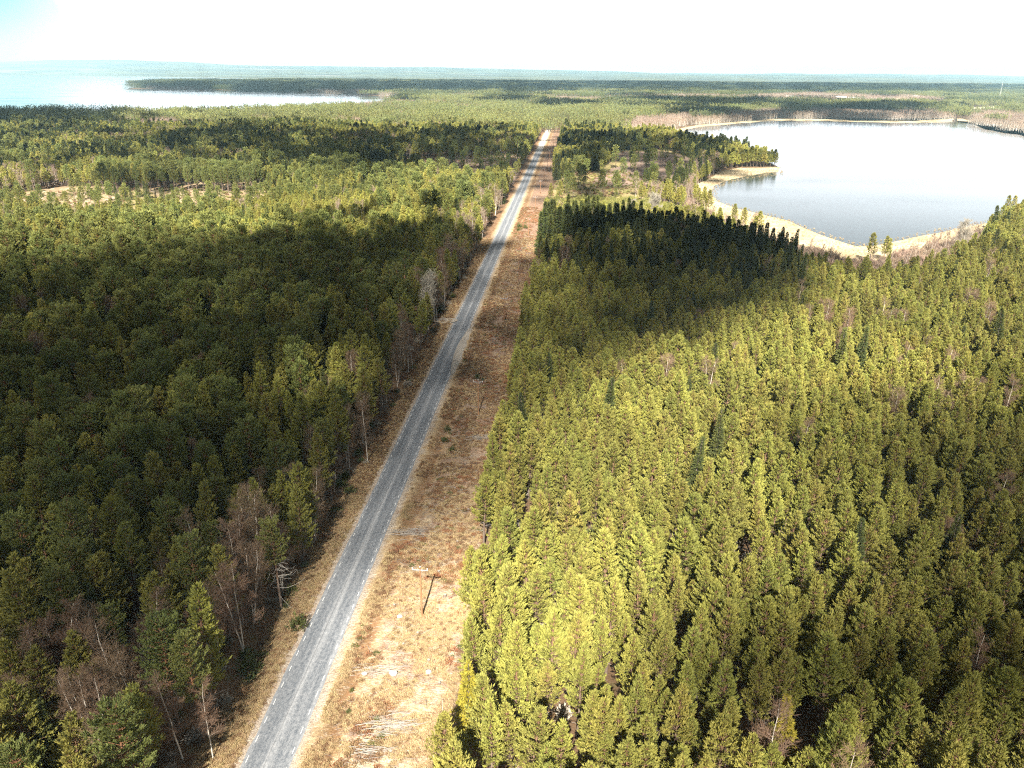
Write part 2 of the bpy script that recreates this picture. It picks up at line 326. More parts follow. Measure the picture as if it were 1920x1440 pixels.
def box(mb, c, s, rz=0, m=0):
    x, y, z = s; V = np.array([(a * x / 2, b * y / 2, d * z / 2) for d in (-1, 1) for a, b in ((-1, -1), (1, -1), (1, 1), (-1, 1))])
    c_, n_ = math.cos(rz), math.sin(rz); V = V @ np.array([[c_, n_, 0], [-n_, c_, 0], [0, 0, 1]]) + np.array(c)
    mb.add(V, Q=[(0, 3, 2, 1), (4, 5, 6, 7), (0, 1, 5, 4), (1, 2, 6, 5), (2, 3, 7, 6), (3, 0, 4, 7)], m=m)

# ------------------------------------------------------------------ trees. each maker returns (trunk MB, crown MB); lod 0 near .. 2 far
def stem(rng, H, r0, wob, n=8):
    z = np.linspace(0, H, n); x = np.cumsum(rng.normal(0, wob, n)) * (z / H); y = np.cumsum(rng.normal(0, wob, n)) * (z / H)
    return np.stack([x, y, z], 1), r0 * (1 - z / H) ** .8 + .015
def at(pts, z): return np.stack([np.interp(z, pts[:, 2], pts[:, 0]), np.interp(z, pts[:, 2], pts[:, 1]), z], -1)
def conifer(seed, H, R, cb, kind, lod):
    rng = np.random.default_rng(seed); tk, cw = MB(), MB()
    pts, rad = stem(rng, H, .16 if kind != 'old' else .21, .07); tube(tk, pts, rad, (7, 5, 4)[lod])
    dens = (16.0, 3.6, 1.25)[lod]; big = (1.0, 1.75, 2.9)[lod]
    if kind == 'spruce': dens *= 1.15
    z = H * cb; bs = []
    while z < H - .15:
        t = (z - H * cb) / (H * (1 - cb))
        if kind == 'spruce': r = R * (1 - t) ** 1.05 * 1.12; e = -.25 + .85 * t; nb = 7
        elif kind == 'old': r = R * (max(0, 1 - (abs(t - .42) / .62) ** 2.0)) ** .5; e = .12 + .55 * t; nb = 5
        else: r = R * min(1, (1 - t) ** .72 * 1.12) * min(1, .6 + t * 2.2); e = .16 + .62 * t; nb = 6
        gap = (.46 if kind != 'old' else .50) * (1 - .3 * t)
        a0 = rng.uniform(0, 6.28)
        for j in range(nb):
            rr = r * rng.uniform(.62, 1.18) + .12
            if kind == 'old' and rng.random() < .28: rr *= .5
            bs.append((z + rng.uniform(-.2, .2), a0 + j * 6.283 / nb + rng.uniform(-.35, .35), e + rng.uniform(-.15, .15), rr, t))
        z += gap
    for z, a, e, L, t in bs:
        if lod == 2 and rng.random() < .25: continue
        o = at(pts, np.array(min(z, H - .1))); d = np.array([math.cos(a) * math.cos(e), math.sin(a) * math.cos(e), math.sin(e)]); s = np.array([-math.sin(a), math.cos(a), 0])
        n = max(3, int(dens * L * (1.0 if kind != 'old' else 1.35) * rng.uniform(.6, 1.3)))
        if kind == 'spruce': q = rng.uniform(.12, 1, n)
        else: q = rng.uniform(.30, 1, n) ** .75
        lat = rng.uniform(-1, 1, n) * (.34 if kind != 'old' else .50) * L * (1.15 - q) + rng.normal(0, .05, n)
        curve = (.10 if kind == 'spruce' else .28) * L * q ** 2
        Pt = o + d * (q * L)[:, None] + s * lat[:, None] + np.array([0, 0, 1.]) * (curve + rng.normal(0, .07, n))[:, None]
        if kind == 'spruce':
            D = d * .9 + s * (np.sign(lat) * .55)[:, None] + np.array([0, 0, -.12]); ll, ww = .46 * big ** .8, .125 * big
        elif kind == 'old':
            D = d * .5 + s * (np.sign(lat) * .3)[:, None] + np.array([0, 0, .6]); ll, ww = (.36, .40, .40)[lod] * big ** .8, (.135, .165, .165)[lod] * big
        else:
            D = d * .62 + s * (np.sign(lat) * .30)[:, None] + np.array([0, 0, .72]); ll, ww = (.38, .44, .44)[lod] * big ** .8, (.112, .14, .14)[lod] * big
        leaves(cw, Pt, unit(D), ll, ww, rng, 2)
        if lod == 0:
            e1 = o + d * L * .8 + np.array([0, 0, curve.mean() if n else 0]); tube(tk, [o, e1], [.035 if kind != 'old' else .05, .012], 3)
    leaves(cw, at(pts, np.full(8, H - .1)), np.tile([0, 0, 1.], (8, 1)) + rng.normal(0, .35, (8, 3)), .5 * big ** .6, .13 * big, rng, 2)
    if lod < 2 and kind != 'spruce':          # dead lower limbs
        for i in range(int(10 if kind != 'old' else 16)):
            z = rng.uniform(H * cb * .45, H * cb * 1.05); a = rng.uniform(0, 6.28); L = rng.uniform(.5, 1.6 if kind != 'old' else 2.6); o = at(pts, np.array(z))
            tube(tk, [o, o + np.array([math.cos(a) * L * .6, math.sin(a) * L * .6, L * .05]), o + np.array([math.cos(a) * L, math.sin(a) * L, L * rng.uniform(-.25, .2)])], [.03, .02, .008], 3, m=1)
    return tk, cw
def birch(seed, H, stems, lod, spread=1.0, fine=1.0):
    rng = np.random.default_rng(seed); tk, cw = MB(), MB()
    for k in range(stems):
        pts, rad = stem(rng, H * rng.uniform(.85, 1), .10, .13, 7)
        lean = rng.normal(0, .06 if stems > 1 else .03, 2) * pts[:, 2:3]; pts[:, :2] += lean
        tube(tk, pts, rad, (6, 4, 3)[lod])
        nb = (34, 22, 10)[lod]
        for i in range(nb):
            t = rng.uniform(.28, .98); o = at(pts, np.array(t * pts[-1, 2])); a = rng.uniform(0, 6.28); e = rng.uniform(.45, 1.0)
            L = H * .17 * spread * (1.1 - t) ** .5 * rng.uniform(.6, 1.3) + .35
            d = np.array([math.cos(a) * math.cos(e), math.sin(a) * math.cos(e), math.sin(e)])
            if lod < 2: tube(tk, [o, o + d * L * .5, o + d * L + np.array([0, 0, -.05 * L])], [.028, .018, .006], 3, m=1)
            n = int((48, 20, 7)[lod] * fine * L * .6) + 2
            q = rng.uniform(.15, 1.05, n); Pt = o + d * (q * L)[:, None] + rng.normal(0, .14 * L * .6, (n, 3))
            D = unit(d * .6 + rng.normal(0, .55, (n, 3)) + np.array([0, 0, .35]))
            leaves(cw, Pt, D, (.75, .9, 1.3)[lod], (.04, .07, .16)[lod], rng, 1)
    return tk, cw
def bush(seed, H, R, n, ll, ww, up=.7):
    rng = np.random.default_rng(seed); cw = MB()
    q = rng.normal(0, 1, (n, 3)); q[:, 2] = np.abs(q[:, 2]); q = unit(q) * rng.uniform(.2, 1, (n, 1)) ** .5 * (1 + .3 * np.sin(q[:, :1] * 5 + seed))
    Pt = q * np.array([R, R, H]); D = unit(q * np.array([1, 1, .8]) + np.array([0, 0, up]))
    leaves(cw, Pt * .82, D, ll, ww, rng, 2); return cw

SRC = bpy.data.collections.new('tree_sources')      # not linked to the scene: data for instances only
def source(prefix, items):
    """items: list of (MB parts, mats) -> a collection whose children sort in order"""
    col = bpy.data.collections.new(prefix)
    for i, (parts, mats) in enumerate(items):
        m = MB(); sh = 0
        for mb, k in parts: m.copy_in(mb, mshift=sh) if mb.n else None; sh += k
        o = bpy.data.objects.new('%s_%02d' % (prefix, i), m.mesh('%s_%02d' % (prefix, i), mats)); col.objects.link(o)
    return col
def scatter(name, col, pts, var, rot, scl, **props):
    n = len(pts); me = bpy.data.meshes.new(name); me.vertices.add(n); me.vertices.foreach_set('co', np.asarray(pts, np.float32).ravel())
    a = me.attributes.new('var', 'INT', 'POINT'); a.data.foreach_set('value', np.asarray(var, np.int32))
    a = me.attributes.new('rot', 'FLOAT_VECTOR', 'POINT'); a.data.foreach_set('vector', np.asarray(rot, np.float32).ravel())
    a = me.attributes.new('scl', 'FLOAT_VECTOR', 'POINT'); a.data.foreach_set('vector', np.asarray(scl, np.float32).ravel())
    o = link(name, me, **props)
    g = bpy.data.node_groups.new(name, 'GeometryNodeTree'); g.interface.new_socket('Geometry', in_out='INPUT', socket_type='NodeSocketGeometry'); g.interface.new_socket('Geometry', in_out='OUTPUT', socket_type='NodeSocketGeometry')
    gi = g.nodes.new('NodeGroupInput'); go = g.nodes.new('NodeGroupOutput'); ip = g.nodes.new('GeometryNodeInstanceOnPoints'); ci = g.nodes.new('GeometryNodeCollectionInfo')
    ci.inputs['Collection'].default_value = col; ci.inputs['Separate Children'].default_value = True; ci.inputs['Reset Children'].default_value = True
    ip.inputs['Pick Instance'].default_value = True
    def na(nm, ty):
        q = g.nodes.new('GeometryNodeInputNamedAttribute'); q.data_type = ty; q.inputs['Name'].default_value = nm
        return next(s for s in q.outputs if s.enabled and s.name == 'Attribute')
    L = g.links.new
    L(gi.outputs[0], ip.inputs['Points']); L(ci.outputs[0], ip.inputs['Instance']); L(na('var', 'INT'), ip.inputs['Instance Index'])
    L(na('rot', 'FLOAT_VECTOR'), ip.inputs['Rotation']); L(na('scl', 'FLOAT_VECTOR'), ip.inputs['Scale']); L(ip.outputs[0], go.inputs[0])
    md = o.modifiers.new('scatter', 'NODES'); md.node_group = g
    return o

# ------------------------------------------------------------------ land map (outlines surveyed from the photograph, stored on the ground)
LAKE_E = [(1462, 323), (1440, 324), (1400, 331), (1370, 337), (1342, 350), (1333, 363), (1345, 378), (1380, 392), (1420, 401), (1470, 413), (1520, 433), (1560, 449), (1600, 462), (1630, 461), (1680, 452), (1740, 441), (1800, 429), (1870, 416), (1990, 395), (2400, 340), (2400, 262), (1920, 256), (1910, 253), (1883, 250), (1847, 243), (1827, 234), (1796, 229), (1793, 221), (1788, 221), (1785, 229), (1713, 231), (1613, 229), (1530, 227), (1447, 227), (1397, 231), (1313, 238), (1280, 245), (1262, 251), (1262, 260), (1290, 270), (1330, 283), (1400, 296), (1448, 307), (1464, 315)]
LAKE_W = [(-500, 139), (0, 141), (200, 142.5), (370, 145), (480, 147.5), (515, 150), (490, 151.5), (300, 153.0), (252, 156), (240, 158.5), (280, 159.5), (262, 162), (250, 165), (234, 168), (400, 170), (544, 171), (550, 174), (660, 176.5), (700, 180), (745, 184), (750, 190), (735, 197), (660, 203), (560, 211), (440, 217), (330, 218), (200, 220), (80, 224), (-500, 227)]
BEACH = [(1470, 328), (1464, 314), (1390, 315), (1350, 321), (1312, 346), (1300, 365), (1313, 388), (1335, 408), (1400, 436), (1450, 452), (1530, 478), (1600, 496), (1650, 492), (1700, 478), (1760, 462), (1830, 440), (1900, 420), (1870, 410), (1800, 424), (1740, 434), (1680, 446), (1630, 456), (1600, 455), (1520, 428), (1470, 408), (1420, 396), (1380, 388), (1350, 374), (1345, 362), (1350, 352), (1375, 342), (1400, 336)]
FRINGE = [(1290, 372), (1318, 400), (1400, 438), (1450, 453), (1530, 479), (1600, 497), (1650, 493), (1700, 479), (1760, 463), (1830, 441), (1845, 437), (1855, 448), (1845, 468), (1820, 490), (1770, 528), (1700, 548), (1620, 556), (1540, 542), (1460, 512), (1400, 480), (1330, 438), (1280, 402)]
FARSHORE = [(1240, 256), (1280, 249), (1313, 241), (1397, 234), (1447, 230), (1530, 230), (1613, 232), (1713, 234), (1785, 232), (1827, 237), (1845, 246), (1880, 253), (1960, 260), (1960, 253), (1890, 244), (1850, 236), (1800, 221), (1713, 227), (1613, 225.5), (1530, 223), (1447, 223), (1390, 227), (1305, 235), (1250, 246)]
CLEAR_E = [(1042, 338), (1120, 320), (1148, 303), (1152, 282), (1250, 281), (1300, 298), (1304, 335), (1268, 356), (1246, 374), (1150, 380), (1028, 376), (1032, 352)]
CUT_E = [(1150, 284), (1250, 284), (1300, 298), (1304, 340), (1262, 358), (1160, 348), (1110, 344), (1125, 322), (1180, 306), (1150, 298)]
SAPL = [(1024, 378), (1130, 374), (1230, 382), (1322, 402), (1270, 432), (1100, 425), (1018, 420)]
CLEAR_W = [(735, 302), (830, 292), (988, 290), (962, 346), (870, 350), (760, 332)]
GAP_W = [(0, 362), (250, 350), (275, 356), (400, 338), (500, 344), (520, 384), (420, 408), (300, 402), (180, 412), (10, 396)]
SAND_W = [(20, 376), (60, 358), (120, 350), (240, 352), (232, 380), (150, 392)]
SAND_M = [(275, 358), (330, 343), (400, 339), (490, 346), (495, 372), (400, 384), (300, 378)]
FIELD1 = [(1610, 194), (1700, 188), (1712, 193), (1640, 198.5)]
FIELD2 = [(1775, 210), (1800, 204), (1860, 199), (1912, 203), (1905, 210), (1830, 214)]
BIRCH_FAR = [(1160, 256), (1280, 246), (1400, 232), (1540, 226), (1780, 228), (1790, 214), (1500, 212), (1300, 220), (1170, 232)]
BIRCH_Z = [BIRCH_FAR, [(1800, 232), (1880, 250), (1960, 255), (1960, 218), (1840, 216)], [(1020, 196), (1150, 197), (1140, 190), (1030, 187)], [(560, 206), (740, 196), (900, 199), (700, 206)], [(160, 252), (420, 245), (330, 232), (160, 238)], [(630, 240), (700, 243), (690, 233), (640, 230)], [(1380, 190), (1600, 196), (1770, 200), (1770, 188), (1600, 182), (1400, 182)], [(1300, 310), (1325, 318), (1308, 348), (1296, 372), (1316, 392), (1290, 392), (1270, 372), (1290, 340)], FRINGE, [(1000, 188), (1300, 183), (1380, 186), (1200, 190)]]
SPRUCE_Z = [[(-300, 219), (150, 217), (250, 216), (230, 236), (160, 246), (-300, 250)], [(235, 168), (640, 173), (1100, 172), (1780, 178), (1780, 171), (1300, 167), (640, 160), (300, 158)], [(1125, 197), (1620, 215), (1780, 212), (1600, 203), (1300, 190), (1130, 190)], [(1002, 445), (1100, 432), (1200, 455), (1330, 475), (1510, 505), (1490, 535), (1330, 510), (1100, 480), (1004, 500)], [(1000, 500), (1100, 480), (1330, 510), (1490, 535), (1500, 570), (1380, 600), (1200, 560), (1060, 560)], [(900, 192), (990, 194), (985, 188), (900, 187)], [(1270, 310), (1300, 312), (1290, 350), (1265, 385), (1255, 380), (1270, 350)]]
DENSE_BIRCH_ROADSIDE = [(400, 1440), (700, 900), (850, 620), (900, 480), (870, 480), (700, 760), (560, 1000), (300, 1440)]
# lit share of the ground under the broken clouds
LX = np.array([0, 160, 320, 480, 640, 800, 960, 1120, 1280, 1440, 1600, 1760, 1920], float)
LT = {150: [1, 1, .8, .7, .6, .5, .6, .6, .7, .6, .7, .7, .7], 154: [1, 1, .5, .2, .1, .05, .05, .1, .1, .2, .3, .3, .3], 162: [1, 1, .1, .05, .04, .04, .04, .04, .05, .1, .1, .2, .3], 169: [1, 1, .1, .05, .04, .05, .1, .3, .5, .2, .1, .2, .3], 177: [1, 1, 1, .9, .7, .9, .9, .9, .9, 1, 1, 1, 1],
 188: [1, 1, 1, 1, 1, .8, .5, .8, .3, .5, .9, .9, .9], 197: [1, 1, 1, 1, 1, 1, .9, .5, .15, .15, .2, .9, .9], 205: [.08, .1, .9, 1, 1, 1, 1, 1, .4, .2, .2, .5, .9], 225: [.08, .15, .8, .7, .9, 1, 1, 1, 1, 1, 1, 1, 1],
 240: [.7, .6, .5, .6, .8, .8, 1, 1, 1, 1, 1, 1, 1], 252: [.6, .5, .3, .1, .08, .12, .5, .6, .8, 1, 1, 1, 1], 262: [.5, .5, .25, .08, .06, .1, .15, .15, .3, .8, 1, 1, 1], 278: [.7, .6, .4, .1, .06, .12, .15, .2, .3, .8, 1, 1, 1], 295: [.7, .7, .6, .15, .08, .15, .2, .4, .45, .9, 1, 1, 1], 312: [.3, .35, .7, .45, .15, .3, .4, .45, .5, .9, 1, 1, 1],
 330: [.7, .7, 1, 1, .8, .9, .7, .5, .55, 1, 1, 1, 1], 350: [1, 1, 1, 1, 1, 1, .8, .7, .8, 1, 1, 1, 1], 375: [1, 1, 1, 1, 1, .8, 1, 1, 1, 1, 1, 1, 1], 398: [.95, .95, .95, 1, .85, .3, 1, 1, 1, 1, 1, 1, 1], 418: [1, 1, 1, 1, .7, .25, .6, .06, .1, .7, 1, 1, 1],
 445: [1, 1, .97, .85, .35, .15, .45, .05, .05, .1, .7, .9, .9], 475: [.92, .85, .65, .3, .1, .12, .3, .03, .02, .03, .4, .7, .8], 510: [.5, .35, .15, .07, .05, .1, .28, .05, .02, .10, .5, .85, .8], 560: [.03, .03, .03, .04, .05, .12, .22, .10, .04, .10, .8, .9, .85], 600: [.03, .03, .03, .04, .05, .12, .22, .14, .2, .5, .9, .9, .9],
 650: [.03, .03, .03, .04, .06, .12, .24, .24, .85, .9, .9, .9, .8], 720: [.03, .03, .04, .05, .08, .14, .3, .4, 1, .95, .85, .55, .45], 800: [.03, .03, .05, .07, .12, .18, .32, .6, 1, .85, .55, .35, .3], 900: [.05, .05, .09, .15, .2, .3, .4, .8, 1, .9, .5, .3, .2], 1000: [.08, .1, .15, .25, .4, .7, .9, .95, 1, .8, .42, .25, .12], 1100: [.12, .15, .2, .3, .7, 1, 1, 1, .95, .5, .35, .25, .12], 1200: [.2, .25, .25, .4, .95, 1, 1, 1, .85, .42, .32, .22, .14], 1320: [.3, .35, .35, .6, 1, 1, 1, .9, .6, .4, .32, .25, .16], 1440: [.4, .45, .45, .8, 1, 1, 1, .8, .5, .4, .3, .25, .18]}
LY = np.array(sorted(LT), float); LV = np.array([LT[int(k)] for k in LY])
def lit(px, py):
    px = np.clip(px, 0, 1920); py = np.clip(py, LY[0], LY[-1]); i = np.clip(np.searchsorted(LX, px) - 1, 0, 11); j = np.clip(np.searchsorted(LY, py) - 1, 0, len(LY) - 2)
    fx = (px - LX[i]) / 160; fy = (py - LY[j]) / (LY[j + 1] - LY[j])
    return (LV[j, i] * (1 - fx) + LV[j, i + 1] * fx) * (1 - fy) + (LV[j + 1, i] * (1 - fx) + LV[j + 1, i + 1] * fx) * fy

# ------------------------------------------------------------------ setting: ground, strip, road, lakes
def sheet(name, poly, z, m, sub=0, jitter=0, seed=0, **props):
    pp = []
    for i in range(len(poly)):
        (a, b), (c, d) = poly[i], poly[(i + 1) % len(poly)]
        x0, y0 = map(float, G(a, b)); x1, y1 = map(float, G(c, d)); L = math.hypot(x1 - x0, y1 - y0); n = max(1, int(L / (sub or 1e9)))
        for k in range(n):
            t = k / n; x = x0 + (x1 - x0) * t; y = y0 + (y1 - y0) * t
            if jitter: x += jitter * (float(fbm(x * .03, y * .03, seed)) - .5) * 2; y += jitter * (float(fbm(x * .03 + 9, y * .03, seed + 5)) - .5) * 2
            pp.append((x, y, z))
    import bmesh
    bm = bmesh.new(); f = bm.faces.new([bm.verts.new(p) for p in pp]); bmesh.ops.triangulate(bm, faces=[f])
    bmesh.ops.recalc_face_normals(bm, faces=bm.faces)
    for f in bm.faces:
        if f.normal.z < 0: f.normal_flip()
    me = bpy.data.meshes.new(name); bm.to_mesh(me); bm.free(); me.materials.append(M[m])
    return link(name, me, **props)
def grid(xs, ys, zf):
    X, Y = np.meshgrid(xs, ys); mb = MB(); V = np.stack([X, Y, zf(X, Y)], -1).reshape(-1, 3); nx, ny = len(xs), len(ys)
    i = np.arange(ny - 1)[:, None] * nx + np.arange(nx - 1)[None]; i = i.ravel(); mb.add(V, Q=np.stack([i, i + 1, i + nx + 1, i + nx], 1)); return mb
KS = dict(kind='structure')
def groundz(X, Y):
    far = np.clip((Y - 13600) / 8000, 0, 1)
    return far * (40 + 330 * fbm(X / 5200 + 3, Y / 4200, 3, 4) * np.clip(fbm(X / 9000, Y / 7000 + 4, 9, 2) * 1.4 - .05 + np.clip(-X / 26000, -.15, .45), 0, 1.3))
gm = grid(np.concatenate([np.linspace(-30000, 30000, 241)]), np.concatenate([[-300, 1500, 3000, 6000, 9000], np.linspace(13600, 32000, 90)]), groundz)
link('ground', gm.mesh('ground', ['ground']), **KS)
def stripz(U, Y, u0=2.7, u1=20.5, amp=.75):
    U = np.asarray(U, float); ed = np.clip(np.minimum(U - u0, u1 - U) / 1.5, 0, 1)
    Z = .03 + ed * (amp * (fbm(U * .5, Y * .5, 2) * .6 + fbm(U * 1.7, Y * 1.7, 8, 3) * .35))
    dt = np.exp(-((U - 6.3) / .8) ** 2) * .35 if u1 > 0 else 0
    return np.maximum(Z - dt * ed, .02)
def lift(x, y):
    U = np.asarray(x, float) - road_x(np.asarray(y, float))
    return np.where((U > 2.7) & (U < 20.5), stripz(U, y), np.where((U > -8.5) & (U < -2.7), stripz(U, y, -8.5, -2.7, .35), .0))
def strip_sheet(name, u0, u1, du, amp):
    ys = np.concatenate([np.arange(40, 220, .5), np.arange(220, 520, 1.2), np.arange(520, 1381, 6)]); us = np.linspace(u0, u1, int((u1 - u0) / du) + 1)
    U, Y = np.meshgrid(us, ys); Z = stripz(U, Y, u0, u1, amp)
    mb = MB(); nx = len(us); V = np.stack([U + road_x(Y), Y, Z], -1).reshape(-1, 3); i = (np.arange(len(ys) - 1)[:, None] * nx + np.arange(nx - 1)[None]).ravel()
    mb.add(V, Q=np.stack([i, i + 1, i + nx + 1, i + nx], 1)); me = mb.mesh(name, ['ground']); me.shade_smooth(); link(name, me, **KS)
strip_sheet('cleared_strip', 2.7, 20.5, .40, .75)
strip_sheet('road_verge', -8.5, -2.7, .45, .35)
# road with its crown; the bay by the lay-by; edge lines are part of it
def ribbon(u0, u1, ys, z, me_name, mats, crown=0.0, wob=0):
    mb = MB(); us = np.linspace(u0, u1, 7); U, Y = np.meshgrid(us, ys); e = np.abs(U) > (max(abs(u0), abs(u1)) - .01)
    Z = z + crown * (1 - (U / 2.9) ** 2); Ux = U + e * np.sign(U) * (fbm(Y * .4, U, 4) - .5) * wob
    nx = 7; i = (np.arange(len(ys) - 1)[:, None] * nx + np.arange(nx - 1)[None]).ravel()
    mb.add(np.stack([Ux + road_x(Y), Y, Z], -1).reshape(-1, 3), Q=np.stack([i, i + 1, i + nx + 1, i + nx], 1)); me = mb.mesh(me_name, mats)
    uv = me.uv_layers.new(name='along'); li = np.zeros(len(me.loops), np.int32); me.loops.foreach_get('vertex_index', li)
    uvv = np.stack([Ux.ravel(), Y.ravel()], 1)[li]; uv.data.foreach_set('uv', uvv.astype(np.float32).ravel()); return me
ys = np.concatenate([np.arange(40, 300, 1.0), np.arange(300, 1385, 5.0)])
road = link('road', ribbon(-2.9, 2.9, ys, .09, 'road', ['road'], .05, .35), **KS)
mb = MB()
for s in (-1, 1):
    yy = np.arange(44, 800, 3.0) + (1.3 if s > 0 else 0)
    for y in yy:
        hw = .045 if y < 150 else .08
        a = [(road_x(y) + s * 2.5 + q, y, .1075) for q in (-hw, hw)]; b = [(road_x(y + 1.05) + s * 2.5 + q, y + 1.05, .1075) for q in (hw, -hw)]
        mb.add(a + b, Q=[(0, 1, 2, 3)])
link('edge_lines', mb.mesh('edge_lines', ['paint']), road)
# gravel turning bays
def bay(name, u, y, ru, ry, z=.06):
    mb = MB(); n = 40; th = np.arange(n) / n * 6.283; r = 1 + .25 * (fbm(np.cos(th) * 2 + u, np.sin(th) * 2 + y, 3) - .5)
    V = [(road_x(y) + u, y, z + .06)] + [(road_x(y + ry * r[i] * math.sin(t)) + u + ru * r[i] * math.cos(t), y + ry * r[i] * math.sin(t), z) for i, t in enumerate(th)]
    mb.add(V, T=[(0, i + 1, (i + 1) % n + 1) for i in range(n)]); link(name, mb.mesh(name, ['gravel']), **KS)
bay('gravel_bay', 3.6, 215, 2.0, 20, .30)
bay('gravel_path', -5.8, 243, 4.0, 3.0, .3)
sheet('lake', LAKE_E, .30, 'water', 6, 3, 1, **KS)
sheet('lake', LAKE_W, .60, 'water', 0, 0, **KS)
sheet('beach', BEACH, .20, 'beach', 6, 4, 3, **KS)
sheet('beach', FARSHORE, .22, 'beach', 12, 4, 4, **KS)
sheet('meadow', CLEAR_E, .10, 'meadow', 8, 4, 5, **KS)
sheet('meadow', GAP_W, .06, 'meadow', 8, 4, 15, **KS)
sheet('felled_ground', CUT_E, .14, 'cut', 8, 5, 6, **KS)
sheet('felled_ground', CLEAR_W, .10, 'cut', 8, 5, 7, **KS)
sheet('sandy_ground', SAND_W, .10, 'sand', 8, 6, 8, **KS)
sheet('sandy_ground', SAND_M, .10, 'sand', 8, 6, 9, **KS)
sheet('field', FIELD1, .3, 'field', 30, 6, 8, **KS)
sheet('field', FIELD2, .3, 'field', 30, 6, 9, **KS)

# ------------------------------------------------------------------ tree sources
def quick(seed, kind):
    """a whole distant tree in a few broad leaf clumps (for woods more than a kilometre away)"""
    rng = np.random.default_rng(seed); mb = MB()
    H, R, cb = dict(pine=(14, 2.0, .35), spruce=(16, 2.1, .05), birch=(13, 2.4, .2))[kind]; H *= rng.uniform(.8, 1.15)
    n = 22; t = rng.uniform(0, 1, n) ** .9; a = rng.uniform(0, 6.28, n); r = R * (1 - t) ** .7 * rng.uniform(.3, 1, n)
    Pt = np.stack([np.cos(a) * r, np.sin(a) * r, H * (cb + (1 - cb) * t * .93)], 1)
    D = np.stack([np.cos(a) * .5, np.sin(a) * .5, np.full(n, .9 if kind != 'spruce' else .1)], 1)
    leaves(mb, Pt, unit(D), 1.9 if kind != 'birch' else 2.2, .85 if kind != 'birch' else .32, rng, 1)
    if kind != 'spruce': tube(mb, [(0, 0, 0), (0, 0, H * .85)], [.16, .05], 3, m=1)
    return mb
def tile(seed, kind, size, step):
    rng = np.random.default_rng(seed); mb = MB(); pool = [quick(seed * 50 + i, kind) for i in range(7)]
    other = quick(seed * 50 + 20, 'birch' if kind != 'birch' else 'pine')
    n = int(size / step)
    for i in range(n):
        for j in range(n):
            k = rng.uniform(.8, 1.25) * (step / 4.8) ** .35
            mb.copy_in(pool[rng.integers(7)], ((i + rng.uniform(.1, .9)) * step - size / 2, (j + rng.uniform(.1, .9)) * step - size / 2, 0), rng.uniform(0, 6.28), k)
    return mb
PN = [conifer(11 + i, 11.4, 1.6 + .17 * (i % 5), .22 + .05 * (i % 4), 'pine', 0) for i in range(10)]
ON = [conifer(31 + i, 16.0, 2.2 + .3 * (i % 3), .40 + .05 * (i % 2), 'old', 0) for i in range(6)]
P1 = [conifer(51 + i, 11.4, 2.1, .30, 'pine', 1) for i in range(4)]; O1 = [conifer(61 + i, 16.0, 2.7, .42, 'old', 1) for i in range(4)]
P2 = [conifer(71 + i, 11.4, 2.2, .32, 'pine', 2) for i in range(4)]; O2 = [conifer(81 + i, 16.0, 2.8, .42, 'old', 2) for i in range(3)]
SN = [conifer(91 + i, 15, 2.0, .05, 'spruce', 0) for i in range(4)]; S1 = [conifer(101 + i, 15, 2.3, .05, 'spruce', 1) for i in range(4)]; S2 = [conifer(111 + i, 15, 2.5, .05, 'spruce', 2) for i in range(3)]
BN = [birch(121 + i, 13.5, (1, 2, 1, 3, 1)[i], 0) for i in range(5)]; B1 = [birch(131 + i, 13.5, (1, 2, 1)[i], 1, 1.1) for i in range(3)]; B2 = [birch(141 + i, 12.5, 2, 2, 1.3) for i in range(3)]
PARTS = {}
def reg(kind, L, mats):
    for i, (a, b) in enumerate(L): PARTS[(kind, i)] = (a.mesh('%s_trunk' % kind, mats[0]), b.mesh('%s_crown' % kind, mats[1]))
reg('pine', PN, (['bark', 'dead'], ['pine'])); reg('old', ON, (['obark', 'dead'], ['oldpine'])); reg('spruce', SN, (['sbark'], ['spruce'])); reg('birch', BN, (['birch', 'limb'], ['twig']))
reg('spruce1', S1, (['sbark'], ['spruce'])); reg('birch1', B1, (['birch', 'limb'], ['twig']))
def two(L, tm, cm_): return [([(a, len(tm)), (b, 1)], tm + [cm_]) for a, b in L]
bk = ['bark', 'dead']
pine_col = source('pine_src', two(PN, bk, 'pine') + two(ON, ['obark', 'dead'], 'oldpine') + two(P1, bk, 'pine') + two(O1, bk, 'oldpine') + two(P2, bk, 'pine') + two(O2, bk, 'oldpine'))
PIDX = {('pine', 0): (0, 10), ('old', 0): (10, 6), ('pine', 1): (16, 4), ('old', 1): (20, 4), ('pine', 2): (24, 4), ('old', 2): (28, 3)}
spruce_col = source('spruce_src', two(SN, ['sbark'], 'spruce') + two(S1, ['sbark'], 'spruce') + two(S2, ['sbark'], 'spruce'))
SIDX = {0: (0, 4), 1: (4, 4), 2: (8, 3)}
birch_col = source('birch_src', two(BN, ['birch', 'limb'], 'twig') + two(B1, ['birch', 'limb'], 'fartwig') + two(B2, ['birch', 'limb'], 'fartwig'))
BIDX = {0: (0, 5), 1: (5, 3), 2: (8, 3)}

